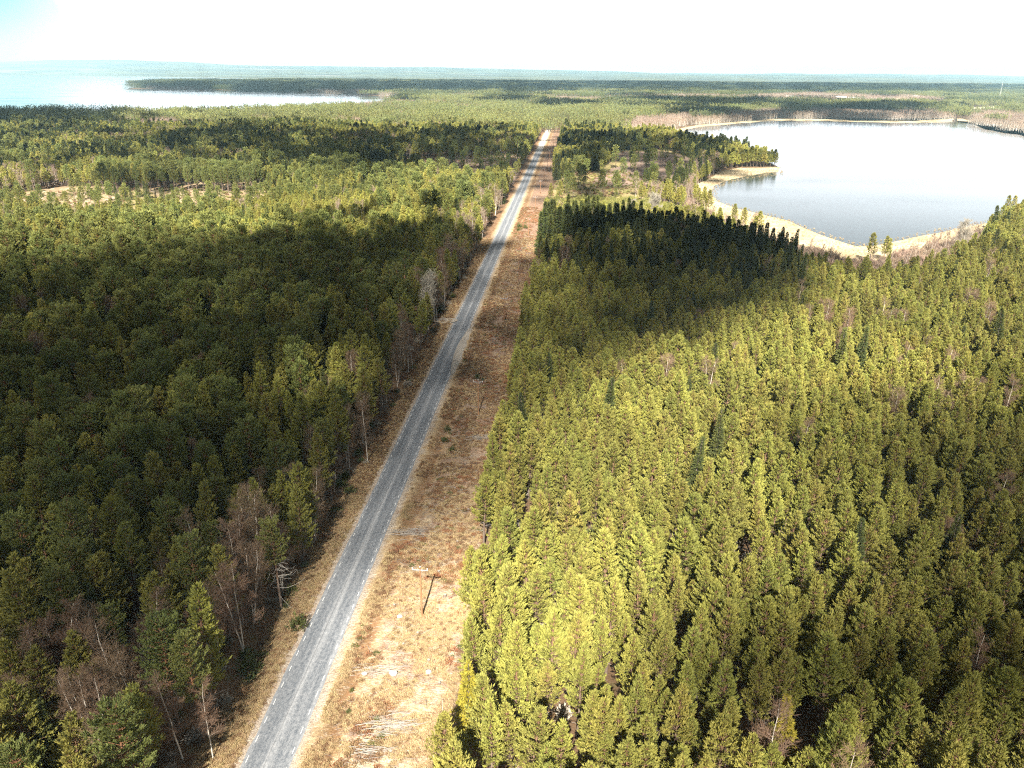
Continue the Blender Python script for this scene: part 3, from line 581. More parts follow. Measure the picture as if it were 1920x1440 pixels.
# ------------------------------------------------------------------ place the trees
rng = np.random.default_rng(7)
def anyin(px, py, zones):
    r = np.zeros(px.shape, bool)
    for z in zones: r |= inpoly(px, py, z)
    return r
def candidates(y0, y1, step, xm=1.0):
    W = 0.70 * y1 * xm + 60; ny = int((y1 - y0) / step); nx = int(2 * W / step)
    X, Y = np.meshgrid(np.arange(nx) * step - W, y0 + np.arange(ny) * step)
    X = (X + rng.uniform(-.46, .46, X.shape) * step).ravel(); Y = (Y + rng.uniform(-.46, .46, Y.shape) * step).ravel()
    px, py = P(X, Y); mg = np.where(Y < 260, 520, 0); m = (px > -260 - mg) & (px < 2180 + mg) & (py < 1900)
    return X[m], Y[m], px[m], py[m]
def classify(X, Y, px, py):
    """-1 nothing, 0 young pine, 1 old pine, 2 spruce, 3 birch"""
    n = len(X); r = rng.random(n); u = X - road_x(Y); left = u < 0
    f = fbm(X * .012, Y * .012, 21, 3); f2 = fbm(X * .03, Y * .03, 31, 3)
    k = np.zeros(n, int)
    k = np.where(left & (r < np.clip(np.where(Y < 320, .38, .10) + (f - .5) * 1.6, .05, .8)), 1, k)
    k = np.where(r > .993 - .10 * (f2 > .66) - .02 * left, 3, k); k = np.where((r > .965) & (r < .975), 2, k)
    k = np.where((Y > 450) & (f > np.where(left & (Y < 640), .70, .60)) & (r < .5), 2, k); k = np.where((Y > 420) & (f < .36) & (r < .35), 3, k)
    z = left & (px < 560) & (py > 1290); k = np.where(z & (r < .38), 3, k)
    z = left & (u > -22) & (Y > 80) & (Y < 460); k = np.where(z & (r < .16 + .45 * (fbm(Y * .02, X * 0, 3, 2) > .5) * (u > -15)), 3, k)
    z = anyin(px, py, BIRCH_Z); k = np.where(z & (r < .93), 3, k)
    z = anyin(px, py, SPRUCE_Z); z2 = inpoly(px, py, SPRUCE_Z[4]); k = np.where(z & (r < np.where(z2, .4, .85)), 2, k)
    dead = (u > -7.8) & (u < 20.8 + 1.6 * (f2 - .5)) & (Y < 1330)
    dead |= (np.abs(u) < 8) & (Y < 1385)
    for z in (LAKE_E, LAKE_W, FARSHORE, CLEAR_W, FIELD1, FIELD2, SAND_W, SAND_M): dead |= inpoly(px, py, z)
    dead |= inpoly(px, py, BEACH) | ((px > 1456) & (px < 1500) & (py < 330) & (py > 306)) | (inpoly(px, py, FRINGE) & (r > .34)) | (inpoly(px, py, GAP_W) & (r > .12)) | inpoly(px, py, SAPL) | inpoly(px, py, CLEAR_E)
    keep = inpoly(px, py, SAND_M) & (py < 362) & (r < .45) | inpoly(px, py, SAND_W) & (r < .05) | inpoly(px, py, CLEAR_W) & (r < .05) | inpoly(px, py, CLEAR_E) & (r < .035)
    k = np.where(keep, 1, k)
    k = np.where(dead & ~keep, -1, k)
    for a_, b_ in ((880, 1375), (1462, 1432), (292, 1200), (459, 1228), (803, 618), (1770, 1082), (1224, 424), (528, 1144), (690, 868)):
        gx, gy = map(float, G(a_, b_)); k = np.where((np.hypot(X - gx, (Y - gy + 2.2) * .62) < 2.9), -1, k)
    # thin spots in the canopy
    k = np.where((rng.random(n) < .05 + .13 * (f2 < .38)) & (Y < 1100), -1, k)
    return k
T = []   # x, y, kind, lod
for y0, y1, step, lod in ((44, 320, 3.25, 0), (320, 620, 3.5, 1), (620, 1120, 4.3, 2)):
    X, Y, px, py = candidates(y0, y1, step); k = classify(X, Y, px, py)
    left = X < road_x(Y); thin = left & (rng.random(len(X)) < (.20 if lod == 0 else .12)); m = (k >= 0) & ~thin
    T.append(np.stack([X[m], Y[m], k[m], np.full(m.sum(), lod)], 1))
T = np.concatenate(T)
# the row of tall spruces that closes the cloud-shaded stand, and the trunks by the shore
X, Y, K, L = T.T; K = K.astype(int); L = L.astype(int)
px0, py0 = P(X, Y)
hs = rng.triangular(.62, 1.0, 1.28, len(X)) * (.88 + .26 * fbm(X * .02, Y * .02, 77, 3))
u = X - road_x(Y)
hs = np.where((K == 0) & (u > 0) & (Y < 330), hs * 1.10, hs); hs = np.where((K == 0) & (u < 0), hs * np.where(Y < 330, 1.32, 1.08), hs)
hs = np.where(inpoly(px0, py0, SPRUCE_Z[3]) & (K == 2), hs * 1.1, hs)
hs = np.where((K == 3) & (anyin(px0, py0, BIRCH_Z)), hs * .62, hs); hs = np.where(inpoly(px0, py0, FRINGE), hs * np.where(px0 > 1740, 1.0, .8), hs)
hs = np.where(inpoly(px0, py0, [(1455, 322), (1440, 312), (1250, 262), (1150, 262), (1060, 330), (1140, 305), (1300, 300)]), hs * 1.12, hs)
hs = np.where((px0 < 700) & (py0 > 370) & (py0 < 470), hs * .74, hs); small = (rng.random(len(X)) < .07); hs = np.where(small, hs * .6, hs)
sxy = hs * rng.uniform(.86, 1.12, len(X)); rotz = rng.uniform(0, 6.283, len(X)); lean = rng.normal(0, .04, (2, len(X)))
Hn = np.array([11.4, 16.0, 15.0, 13.5])[K] * hs
tx, ty = P(X, Y, Hn)
d = np.hypot(X, Y)
vis = (tx > 5) & (tx < 1915) & (ty > 0) & (ty < 1432)
def pick(mask, n):
    i = np.where(mask & vis)[0]; return i[np.argsort(d[i])[:n]]
indiv = {'pine': pick((K < 2) & (L == 0), 300), 'spruce': pick((K == 2) & (L < 2), 300), 'birch': pick((K == 3) & (L < 2), 300)}
taken = np.zeros(len(X), bool)
used = set()
W1 = 'zero one two three four five six seven eight nine ten eleven twelve thirteen fourteen fifteen sixteen seventeen eighteen nineteen'.split(); W10 = 'x x twenty thirty forty fifty sixty seventy eighty ninety'.split()
def words(n): n = int(n); return W1[n] if n < 20 else W10[n // 10] + ('-' + W1[n % 10] if n % 10 else '')
def place(px_, py_, half=0): return 'tip %s%s percent across, %s down the photo' % (words(px_ / 19.2), ('-point-' + W1[int(px_ / 1.92) % 10]) if half else '', words(py_ / 14.4))
LOOK = {0: ('slim young green pine', 'broad young green pine'), 1: ('tall rounded old pine', 'big spreading old pine'), 2: ('pointed dark green spruce', 'tall dark green spruce'), 3: ('bare pale-stemmed birch', 'bare brown-twigged birch')}
GRP = {'pine': 'pines standing in the forest beside the road', 'spruce': 'spruces scattered among the pines', 'birch': 'bare birches among the conifers'}
for kind, ids in indiv.items():
    for i in ids:
        K_, L_ = K[i], L[i]; taken[i] = True
        lab = LOOK[K_][int(sxy[i] > hs[i])] + (' on pole side, ' if u[i] > 0 else ' beyond the road, ') + place(tx[i], ty[i])
        if lab in used: lab = LOOK[K_][int(sxy[i] > hs[i])] + (' on pole side, ' if u[i] > 0 else ' beyond the road, ') + place(tx[i], ty[i], 1)
        for alt in ('small', 'shorter', 'taller', 'slightly smaller', 'bushy'):
            if lab in used: lab = ('taller' if hs[i] > 1 else 'shorter') + ' ' + lab
        used.add(lab)
        pk = ('pine', 'old', 'spruce', 'birch')[K_]; nv = 10 if K_ == 0 else 6
        if K_ >= 2: nv = {('spruce', 0): 4, ('birch', 0): 5, ('spruce', 1): 4, ('birch', 1): 3}[(pk, L_)]; pk += '1' if L_ else ''
        tm, cm_ = PARTS[(pk, int(rng.integers(nv)))]
        o = bpy.data.objects.new(kind + '_tree', None); C.objects.link(o); o.location = (X[i], Y[i], .0); o.rotation_euler = (lean[0, i], lean[1, i], rotz[i]); o.scale = (sxy[i], sxy[i], hs[i])
        o['label'] = lab; o['category'] = kind + ' tree' if kind != 'pine' else 'pine tree'; o['group'] = GRP[kind]
        link('trunk', tm, o); link('crown', cm_, o)
def forest(name, mask, col, idx, label, cat):
    i = np.where(mask & ~taken)[0]; var = np.array([idx(K[q], L[q])[0] + rng.integers(idx(K[q], L[q])[1]) for q in i])
    scatter(name, col, np.stack([X[i], Y[i], 0 * X[i]], 1), var, np.stack([lean[0, i], lean[1, i], rotz[i]], 1), np.stack([sxy[i], sxy[i], hs[i]], 1), kind='stuff', label=label, category=cat)
forest('pine_forest', K < 2, pine_col, lambda k, l: PIDX[('pine' if k == 0 else 'old', l)], 'dense green pine forest covering both sides of the road', 'forest')
forest('spruce_wood', K == 2, spruce_col, lambda k, l: SIDX[l], 'dark pointed spruces mixed through the forest towards the lakes', 'forest')
forest('birch_wood', K == 3, birch_col, lambda k, l: BIDX[l], 'bare brown and pinkish birches fringing the lake shores and forest', 'forest')
print('trees', len(X), {k: len(v) for k, v in indiv.items()})
# woods more than a kilometre off, in stands
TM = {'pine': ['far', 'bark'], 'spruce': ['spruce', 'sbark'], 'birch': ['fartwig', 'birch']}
tk_items = []
for kind in ('pine', 'spruce', 'birch'):
    for s in range(3): tk_items.append(([(tile(300 + s + 7 * len(tk_items), kind, 36, 4.5), 2)], TM[kind]))
for kind in ('pine', 'spruce', 'birch'):
    for s in range(2): tk_items.append(([(tile(400 + s + 7 * len(tk_items), kind, 84, 7.0), 2)], TM[kind]))
tile_col = source('tile_src', tk_items)
pts, var, scl = [], [], []
for y0, y1, step, b in ((1120, 2600, 36, 0), (2600, 8200, 84, 9)):
    X2, Y2, px2, py2 = candidates(y0 + step / 2, y1, step); jx = 0
    X2 = np.round(X2 / step) * step; k = classify(X2, Y2, px2, py2); f = fbm(X2 * .0016, Y2 * .0045, 5, 4)
    k = np.where((k >= 0) & (k < 3) & ~anyin(px2, py2, BIRCH_Z), np.where((f > .56) & (Y2 > 2300), 2, 0), k)
    k = np.where(anyin(px2, py2, SPRUCE_Z), 2, k)
    k = np.where((k >= 0) & (fbm(X2 * .002, Y2 * .006, 15, 3) > .66) & (Y2 > 2300), np.where(rng.random(len(k)) < .5, 3, -1), k)
    m = k >= 0; k = np.where(k == 1, 0, k); nv = 3 if b == 0 else 2
    base = np.where(k == 0, 0, np.where(k == 2, 1, 2)) * nv + b
    pts.append(np.stack([X2, Y2, 0 * X2], 1)[m]); var.append((base + rng.integers(0, nv, len(k)))[m])
    h = (.9 + .35 * f); h = np.where(k == 3, h * .8, h); scl.append(np.stack([1 + 0 * h, 1 + 0 * h, h], 1)[m])
pts = np.concatenate(pts); var = np.concatenate(var); scl = np.concatenate(scl)
scatter('distant_forest', tile_col, pts, var, np.stack([0 * var, 0 * var, rng.integers(0, 4, len(var)) * math.pi / 2], 1), scl, kind='stuff', label='far-off woods stretching to the horizon around both lakes', category='forest')
print('tiles', len(pts))

# ------------------------------------------------------------------ undergrowth, saplings, reeds, grass
def scat_in(poly, step, keep=1.0):
    a = np.array([[float(q) for q in G(*p_)] for p_ in poly]); x0, y0 = a.min(0); x1, y1 = a.max(0)
    nx, ny = int((x1 - x0) / step) + 1, int((y1 - y0) / step) + 1
    X, Y = np.meshgrid(x0 + np.arange(nx) * step, y0 + np.arange(ny) * step); X = (X + rng.uniform(-.5, .5, X.shape) * step).ravel(); Y = (Y + rng.uniform(-.5, .5, Y.shape) * step).ravel()
    m = inpoly(X, Y, a.tolist()) & (rng.random(len(X)) < keep); return X[m], Y[m]
def one(mb, mats): return ([(mb, 1)], mats)
def simple(name, col, X, Y, nv, s0, s1, label, cat, z=0., v0=0):
    n = len(X); k = rng.uniform(s0, s1, n)
    return scatter(name, col, np.stack([X, Y, 0 * X + z], 1), v0 + rng.integers(0, nv, n), np.stack([0 * X, 0 * X, rng.uniform(0, 6.28, n)], 1), np.stack([k, k, k * rng.uniform(.8, 1.3, n)], 1), kind='stuff', label=label, category=cat)
sap_col = source('sapling_src', [one(bush(201 + i, 3.4, 1.3, 150, .7, .22, 1.1), ['sapling']) for i in range(3)])
X3, Y3 = scat_in(SAPL, 2.6); simple('saplings', sap_col, X3, Y3, 3, .6, 1.25, 'bright yellow-green young pines in a thicket beyond the dark spruces', 'saplings')
low_col = source('low_src', [one(bush(211 + i, 1.0, 1.1, 60, .5, .2, .5), ['sapling' if i < 2 else 'heath']) for i in range(3)])
X3, Y3 = scat_in([(1036, 352), (1060, 326), (1130, 318), (1300, 338), (1262, 360), (1150, 372), (1030, 374)], 3.4, .6); simple('low_shrubs', low_col, X3, Y3, 3, .5, 1.4, 'low green and brown shrubs on the felled ground', 'shrubs')
X3, Y3 = scat_in(GAP_W, 3.4, .4); simple('low_shrubs', low_col, X3, Y3, 3, .5, 1.4, 'low shrubs around the sandy openings in the forest', 'shrubs')
X3, Y3 = scat_in(CLEAR_W, 3.4, .5); simple('low_shrubs', low_col, X3, Y3, 3, .4, 1.1, 'low shrubs on the clearing between road and dark pines', 'shrubs')
un_far = source('fringe_src', [one(bush(261 + i, 1.0, .9, 130, .5, .09, 1.2), ['fartwig']) for i in range(2)])
reed_col = source('reed_src', [one(bush(221 + i, 1.3, 1.0, 70, .9, .06, 1.6), ['reed']) for i in range(3)])
X3, Y3 = scat_in(BEACH, 1.8, .45); simple('reeds', reed_col, X3, Y3, 3, .2, .5, 'pale dry reeds along the lake shore', 'reeds', .2)
X3, Y3 = scat_in(FRINGE, 3.0, .75); simple('shore_bushes', un_far, X3, Y3, 2, 1.5, 3.6, 'low pinkish bare bushes between the shore reeds and the forest', 'bushes')
# brown bushes below the birches and along the forest edges
un_col = source('undergrowth_src', [one(bush(231 + i, 1.0, .9, 110, .42, .05 if i % 2 else .12, .9), [('twig', 'heath', 'shrub', 'heath', 'greytwig')[i]]) for i in range(5)])
X3, Y3, p3, q3 = candidates(50, 330, 2.1); u3 = X3 - road_x(Y3); dd = np.where(u3 < 0, -u3 - 7.2, u3 - 20.5)
edge = (dd > -.5) & (dd < 16) & (rng.random(len(X3)) < np.where(u3 < 0, .75, .5) * np.exp(-dd / 10)); edge |= (dd > 8) & (rng.random(len(X3)) < .22) | (u3 < -8) & (p3 < 600) & (q3 > 1330) & (rng.random(len(X3)) < .8)
simple('undergrowth', un_col, X3[edge], Y3[edge], 5, .5, 1.5, 'brown heather and bare bushes under the trees along the road', 'undergrowth')
# straw tufts and heather on the open strip
gr_col = source('grass_src', [one(bush(241 + i, .42, .38, 34, .34, .035, 1.1), [('straw', 'straw', 'straw', 'heath', 'heath')[i]]) for i in range(5)])
nn = 90000; Y4 = 50 + 330 * rng.random(nn) ** 1.5; side = rng.random(nn) < .80; U4 = np.where(side, rng.uniform(4.4, 20.5, nn), rng.uniform(-8.4, -3.6, nn))
f = fbm(U4 * .25, Y4 * .25, 55, 4); g_ = fbm(U4 * .1 + 5, Y4 * .1, 57, 3); m = (f > .44) | (U4 < 0); U4, Y4, f, g_ = U4[m], Y4[m], f[m], g_[m]; X4 = U4 + road_x(Y4)
dark = (rng.random(len(X4)) < np.where(Y4 > 130, .5, .12) + .35 * (np.abs(U4 - 6.6) < .8)); var = np.where(dark, np.where(rng.random(len(X4)) < .9, 3, 4), rng.integers(0, 3, len(X4))); k = rng.uniform(.3, .95, len(X4)) * np.where(var == 4, .8, 1)
scatter('dry_grass', gr_col, np.stack([X4, Y4, lift(X4, Y4) - .03], 1), var, np.stack([0 * X4, 0 * X4, rng.uniform(0, 6.28, len(X4))], 1), np.stack([k, k, k * rng.uniform(.5, 1.1, len(X4))], 1), kind='stuff', label='straw-coloured dry grass and heather on the strip beside the road', category='dry grass')
nh = 9000; Yh = 55 + 420 * rng.random(nh) ** 1.25; Uh = rng.uniform(5.0, 20.3, nh); fh = fbm(Uh * .18 + 3, Yh * .10, 91, 4); m = fh > np.where(Yh > 115, .46, .53); Uh, Yh = Uh[m], Yh[m]
hb_col = source('heather_src', [one(bush(271 + i, .55, .6, 70, .3, .05, .9), [('heath', 'rust', 'heath', 'shrub')[i]]) for i in range(4)])
vv = rng.choice(4, len(Yh), p=[.38, .33, .2, .09]); kk = rng.uniform(.4, 1.3, len(Yh)); scatter('heather', hb_col, np.stack([Uh + road_x(Yh), Yh, lift(Uh + road_x(Yh), Yh) - .03], 1), vv, np.stack([0 * Yh, 0 * Yh, rng.uniform(0, 6.28, len(Yh))], 1), np.stack([kk, kk, kk * .7], 1), kind='stuff', label='rusty brown heather clumps on the cleared strip', category='heather')
ST = MB(); tube(ST, [(0, 0, -.1), (0, 0, .12), (0, 0, .30)], [.24, .19, .17], 9); ST.add([(0, 0, .3)] + [(math.cos(a) * .17, math.sin(a) * .17, .3) for a in np.arange(9) / 9 * 6.283], T=[(0, i + 1, (i + 1) % 9 + 1) for i in range(9)], m=1); STM = ST.mesh('stump', ['bark', 'dead'])
for k_ in range(60):
    yq = 70 + k_ * 3.6 + rng.uniform(-1.5, 1.5); uq = rng.uniform(8.5, 19.5); xq = float(road_x(yq)) + uq; a_, b_ = P(xq, yq)
    if not (0 < a_ < 1920 and 0 < b_ < 1440): continue
    lb = 'low cut pine stump on the strip, ' + place(float(a_), float(b_), 1).replace('tip ', '')
    if lb in used: continue
    used.add(lb); o = link('tree_stump', STM, label=lb, category='stump', group='cut stumps on the cleared strip'); o.location = (xq, yq, float(lift(xq, yq))); o.rotation_euler.z = k_; q_ = float(rng.uniform(.6, 1.3)); o.scale = (q_, q_, q_)
# felled brush lying on the strip
mb = MB()
def stick(mb, x, y, a, L, r, z=.18):
    z = z + float(lift(x, y))
    dx, dy = math.cos(a) * L / 2, math.sin(a) * L / 2; tube(mb, [(x - dx, y - dy, z), (x + rng.normal(0, .04 * L), y + rng.normal(0, .04 * L), z + .06), (x + dx, y + dy, z + rng.uniform(-.03, .12))], [r, r * .8, r * .3], 3)
for i in range(4200):
    y = 55 + 330 * rng.random() ** 1.3; uq = rng.normal(12.5, 3.2)
    if not 6.5 < uq < 20.3: continue
    stick(mb, float(road_x(y)) + uq, y, rng.normal(0, .5) if rng.random() < .7 else rng.uniform(0, 3.14), rng.uniform(.5, 2.4), rng.uniform(.012, .03), rng.uniform(.03, .2))
link('felled_brush', mb.mesh('felled_brush', ['dead']), kind='stuff', label='grey-white sticks and felled brush lying on the strip', category='brush')
def heap(px, py, rx, ry, n, label):
    x, y = map(float, G(px, py)); mb = MB()
    for i in range(n): stick(mb, x + rng.normal(0, rx), y + rng.normal(0, ry), rng.normal(.05, .22), rng.uniform(1, 3.0), rng.uniform(.02, .045), rng.uniform(.05, .5))
    link('brushwood_heap', mb.mesh('brushwood_heap', ['dead']), label=label, category='brushwood')
heap(735, 1366, 1.4, .8, 110, 'large heap of grey-white branches near the lower edge, between road and forest')
heap(700, 1413, 1.2, .35, 40, 'thin layer of pale branches just below the large grey heap')
heap(770, 1003, 2.0, .7, 70, 'flat pile of pale branches on the strip uphill of the first pole')
heap(715, 1262, 1.6, .5, 45, 'scattered pale branches beside the pair of white boulders')
heap(905, 825, 2.2, .8, 60, 'grey branch pile lying beyond the second pole base')
def boulder(px, py, r, seed, label):
    import bmesh
    bm = bmesh.new(); bmesh.ops.create_icosphere(bm, subdivisions=3, radius=1); g = np.random.default_rng(seed)
    for v in bm.verts:
        q = v.co.copy(); k = 1 + .35 * (float(fbm(q.x * 1.3 + seed, q.y * 1.3 + q.z, seed)) - .5); v.co = Vector((q.x * r * k * 1.2, q.y * r * k, q.z * r * .7 * k))
    me = bpy.data.meshes.new('boulder'); bm.to_mesh(me); bm.free(); me.materials.append(M['stone']); x, y = map(float, G(px, py))
    o = link('boulder', me, label=label, category='boulder'); o.location = (x, y, r * .3 + float(lift(x, y)))
for q in ((738, 1270, .50, 1, 'larger white boulder at the middle of the strip below the first pole'), (804, 1266, .38, 2, 'smaller white boulder near the pole-side forest edge'), (750, 1162, .38, 3, 'pale boulder beside the base of the first pole'), (684, 1268, .32, 4, 'small pale boulder nearest the road below the first pole'), (628, 632 + 470, .0, 0, '')):
    if q[2]: boulder(*q)
# small shrubs that stand alone on the strip
SH = [bush(251 + i, 1.3, .75, 150, .3, .1, .9) for i in range(3)]; SHM = [s.mesh('shrub', ['shrub']) for s in SH]
for j, (a, b, s, lab) in enumerate([(706, 1357, .55, 'tiny green shrub touching the large branch heap'), (838, 812, 1.2, 'dark shrub on the verge across from the second pole'), (848, 848, 1.0, 'dark shrub just below another on the verge near the second pole'), (834, 832, 1.1, 'dark shrub closest to the road among three by the second pole'), (895, 712, 1.1, 'dark shrub directly beyond the second pole top'), (905, 716, .8, 'small shrub next to the one beyond the second pole'),
      (974, 428, 2.0, 'dark bushy shrub on the strip in the bright light beyond the fifth pole'), (985, 430, 1.6, 'dark shrub close to the forest edge beyond the fifth pole'), (972, 434, 1.5, 'brown-green shrub low on the strip short of the bright ground'), (560, 1180, 1.9, 'round dark green bush at the forest edge below the dead-branched pine'), (466, 1262, 2.2, 'dark green bush at the foot of the white birch by the road'), (660, 1300, .5, 'small green shrub between road and boulders'), (655, 1340, .5, 'small green shrub beside the ditch near the lower edge')]):
    x, y = map(float, G(a, b)); o = link('shrub', SHM[j % 3], label=lab, category='shrub', group='shrubs on the open ground'); o.location = (x, y, float(lift(x, y))); o.scale = (s, s, s); o.rotation_euler.z = j * 1.3

# ------------------------------------------------------------------ single trees that stand out
def single(px, py, mbs, mats, name, label, cat, k=1.0, kz=None, rz=0, lean_=(0, 0)):
    x, y = map(float, G(px, py)); o = bpy.data.objects.new(name, None); C.objects.link(o); o.location = (x, y, 0); o.rotation_euler = (lean_[0], lean_[1], rz); o.scale = (k, k, kz or k)
    o['label'] = label; o['category'] = cat; link('trunk', mbs[0].mesh('trunk', mats[0]), o); link('crown', mbs[1].mesh('crown', mats[1]), o)
g1 = conifer(501, 9.5, 2.0, .12, 'spruce', 0); single(880, 1375, g1, (['sbark'], ['gold']), 'spruce_tree', 'golden yellow-green spruce standing at the strip edge near the lower border', 'spruce tree', 1.0, 1.15)
g2 = conifer(502, 9.0, 1.5, .1, 'spruce', 0); single(1462, 1432, g2, (['sbark'], ['gold']), 'spruce_tree', 'narrow golden spruce deep in the pole-side forest near the lower border', 'spruce tree', 1.0, 1.1)
g3 = conifer(503, 9.5, 1.0, .1, 'spruce', 0); single(292, 1200, g3, (['sbark'], ['gold']), 'spruce_tree', 'narrow golden-green spruce across the road, ahead of the white birch', 'spruce tree')
b1 = birch(511, 15.5, 2, 0, 1.15, 1.3); single(459, 1228, b1, (['birch', 'limb'], ['twig']), 'birch_tree', 'tall white-stemmed birch with pinkish twigs by the road edge', 'birch tree')
b2 = birch(512, 17, 5, 0, .75, .9); single(803, 618, b2, (['birch', 'birch'], ['greytwig']), 'birch_tree', 'pale grey many-stemmed leafless tree at the roadside forest edge', 'aspen tree', 1.15)
b3 = birch(513, 13, 3, 0, 1.1, 2.0); single(1770, 1082, b3, (['birch', 'limb'], ['twig']), 'birch_tree', 'rust-red bare birch alone among dark pines on the pole side', 'birch tree', .8)
b4 = birch(514, 16, 3, 0, 1.9, 2.5); single(1224, 424, b4, (['birch', 'birch'], ['greytwig']), 'aspen_tree', 'spreading bright white leafless tree behind the dark spruces', 'aspen tree', 1.05)
b5 = birch(515, 14, 2, 0, 1.9, 2.2); single(1186, 420, b5, (['birch', 'birch'], ['greytwig']), 'aspen_tree', 'smaller white leafless tree behind the dark spruces', 'aspen tree', .9)
b6 = birch(516, 16, 2, 0, 1.8, 2.0); single(1802, 478, b6, (['birch', 'birch'], ['greytwig']), 'aspen_tree', 'white-trunked leafless tree in the pink birches by the lake shore', 'aspen tree', 1.0)
b7 = birch(517, 12, 1, 0, .35, .3); single(839, 1452, b7, (['birch', 'limb'], ['twig']), 'birch_tree', 'thin bare leaning stem at the forest edge at the lower border', 'birch tree', .8, 1.0)
# pine with dead white limbs reaching over the verge
rg = np.random.default_rng(5); tkd, cwd = conifer(521, 15, 2.0, .55, 'old', 0)
for i in range(13):
    z = rg.uniform(2.5, 9.5); a = rg.uniform(-1.7, 1.5); L = rg.uniform(1.4, 4.2); pth = [(0, 0, z)]
    for q in (.35, .7, 1): pth.append((math.cos(a + rg.normal(0, .12)) * L * q, math.sin(a) * L * q, z + L * q * rg.uniform(-.35, .35)))
    tube(tkd, pth, [.05, .035, .025, .01], 4, m=1)
    for q in (.5, .8):
        e = np.array(pth[2 if q < .6 else 3]) * 1.0; tube(tkd, [e, e + rg.normal(0, .5, 3)], [.02, .006], 3, m=1)
single(528, 1144, (tkd, cwd), (['bark', 'dead'], ['oldpine']), 'pine_tree', 'pine with bare white dead limbs reaching over the verge', 'pine tree', 1.0)
for j, (a, b, s, lab) in enumerate([(118, 1330, 1, 'tall twin-stemmed brown-topped birch near the lower corner'), (70, 1425, .95, 'white-stemmed birch closest to the lower corner'), (215, 1445, .95, 'slender white birch between two brown-twigged ones near the lower border'), (400, 1425, .8, 'birch with reddish twigs right of the big rounded pine'), (690, 868, .95, 'white birch leaning at the forest edge level with the second pole'), (655, 880, 1, 'thin pale birch just behind the leaning roadside one')]):
    tb = birch(531 + j, 15, 2 if j == 0 else 1, 0, 1.0, 1.6 if j == 0 else 1.0); single(a, b, tb, (['birch', 'limb'], ['twig']), 'birch_tree', lab, 'birch tree', s, None, j)

# ------------------------------------------------------------------ power poles
def pole_meshes():
    a = MB(); tube(a, [(0, 0, -.2), (0, 0, 4), (0, 0, 9.0)], [.16, .14, .10], 12)
    b = MB(); box(b, (0, 0, 8.62), (2.3, .11, .13)); box(b, (0, .13, 8.62), (.25, .10, .25)); tube(b, [(.55, .02, 8.56), (.0, .14, 8.0)], [.02, .02], 4); tube(b, [(-.55, .02, 8.56), (.0, .14, 8.0)], [.02, .02], 4)
    i = MB(); tube(i, [(0, 0, 0), (0, 0, .08), (0, 0, .09), (0, 0, .17), (0, 0, .18), (0, 0, .26), (0, 0, .28)], [.03, .03, .09, .08, .09, .06, .02], 10)
    return a.mesh('pole', ['pole']), b.mesh('crossarm', ['metal']), i.mesh('insulator', ['porcelain'])
PM = pole_meshes(); NM = ['first', 'second', 'third', 'fourth', 'fifth', 'sixth', 'seventh', 'eighth', 'ninth', 'tenth', 'eleventh', 'twelfth', 'thirteenth', 'fourteenth', 'fifteenth']
for k in range(15):
    y = 94.1 + 73.0 * k; x = -13.0 + .0705 * (y - 94.1)
    if k == 1: y = 167.7
    o = bpy.data.objects.new('utility_pole', None); C.objects.link(o); o.location = (x, y, 0); o.rotation_euler.z = -.07
    o['label'] = 'brown wooden power pole with pale crossarm, %s along the strip from the lower border' % NM[k]; o['category'] = 'utility pole'; o['group'] = 'power poles along the cleared strip'
    link('post', PM[0], o); link('crossarm', PM[1], o)
    for q in (-1.05, 0, 1.05): ins = link('insulator', PM[2], o); ins.location = (q, 0, 8.69 if q else 9.0)

# ------------------------------------------------------------------ far farmsteads and the mast
def farmhouse(px, py, L, W, H, wm, label, rz):
    x, y = map(float, G(px, py)); o = bpy.data.objects.new('farmhouse', None); C.objects.link(o); o.location = (x, y, 0); o.rotation_euler.z = rz; o['label'] = label; o['category'] = 'farmhouse'; o['group'] = 'farm buildings beyond the lake'
    a = MB(); a.add([(-L / 2, -W / 2, 0), (L / 2, -W / 2, 0), (L / 2, W / 2, 0), (-L / 2, W / 2, 0), (-L / 2, -W / 2, H), (L / 2, -W / 2, H), (L / 2, W / 2, H), (-L / 2, W / 2, H), (-L / 2, 0, H + W * .42), (L / 2, 0, H + W * .42)],
        Q=[(0, 1, 5, 4), (2, 3, 7, 6), (1, 2, 6, 5), (3, 0, 4, 7)], T=[(4, 7, 8), (6, 5, 9)]); link('wall', a.mesh('wall', [wm]), o)
    r = MB(); e = .4
    for s in (-1, 1):
        y1, z1, y2, z2 = s * (W / 2 + e), H - e * .84, 0, H + W * .42 + .06
        r.add([(-L / 2 - e, y1, z1), (L / 2 + e, y1, z1), (L / 2 + e, y2, z2), (-L / 2 - e, y2, z2), (-L / 2 - e, y1, z1 + .2), (L / 2 + e, y1, z1 + .2), (L / 2 + e, y2, z2 + .2), (-L / 2 - e, y2, z2 + .2)], Q=[(0, 1, 2, 3), (4, 5, 6, 7), (0, 1, 5, 4), (1, 2, 6, 5), (3, 0, 4, 7)])
    rf = link('roof', r.mesh('roof', ['roof']), o); c = MB(); box(c, (L * .2, 0, H + W * .42 + .6), (.8, .8, 1.6)); link('chimney', c.mesh('chimney', ['stone']), rf)
    for k in range(3):
        wi = MB(); box(wi, (-L / 3 + k * L / 3, -W / 2 - .03, H * .55), (1.6, .08, 1.5)); link('window', wi.mesh('window', ['glass']), o)
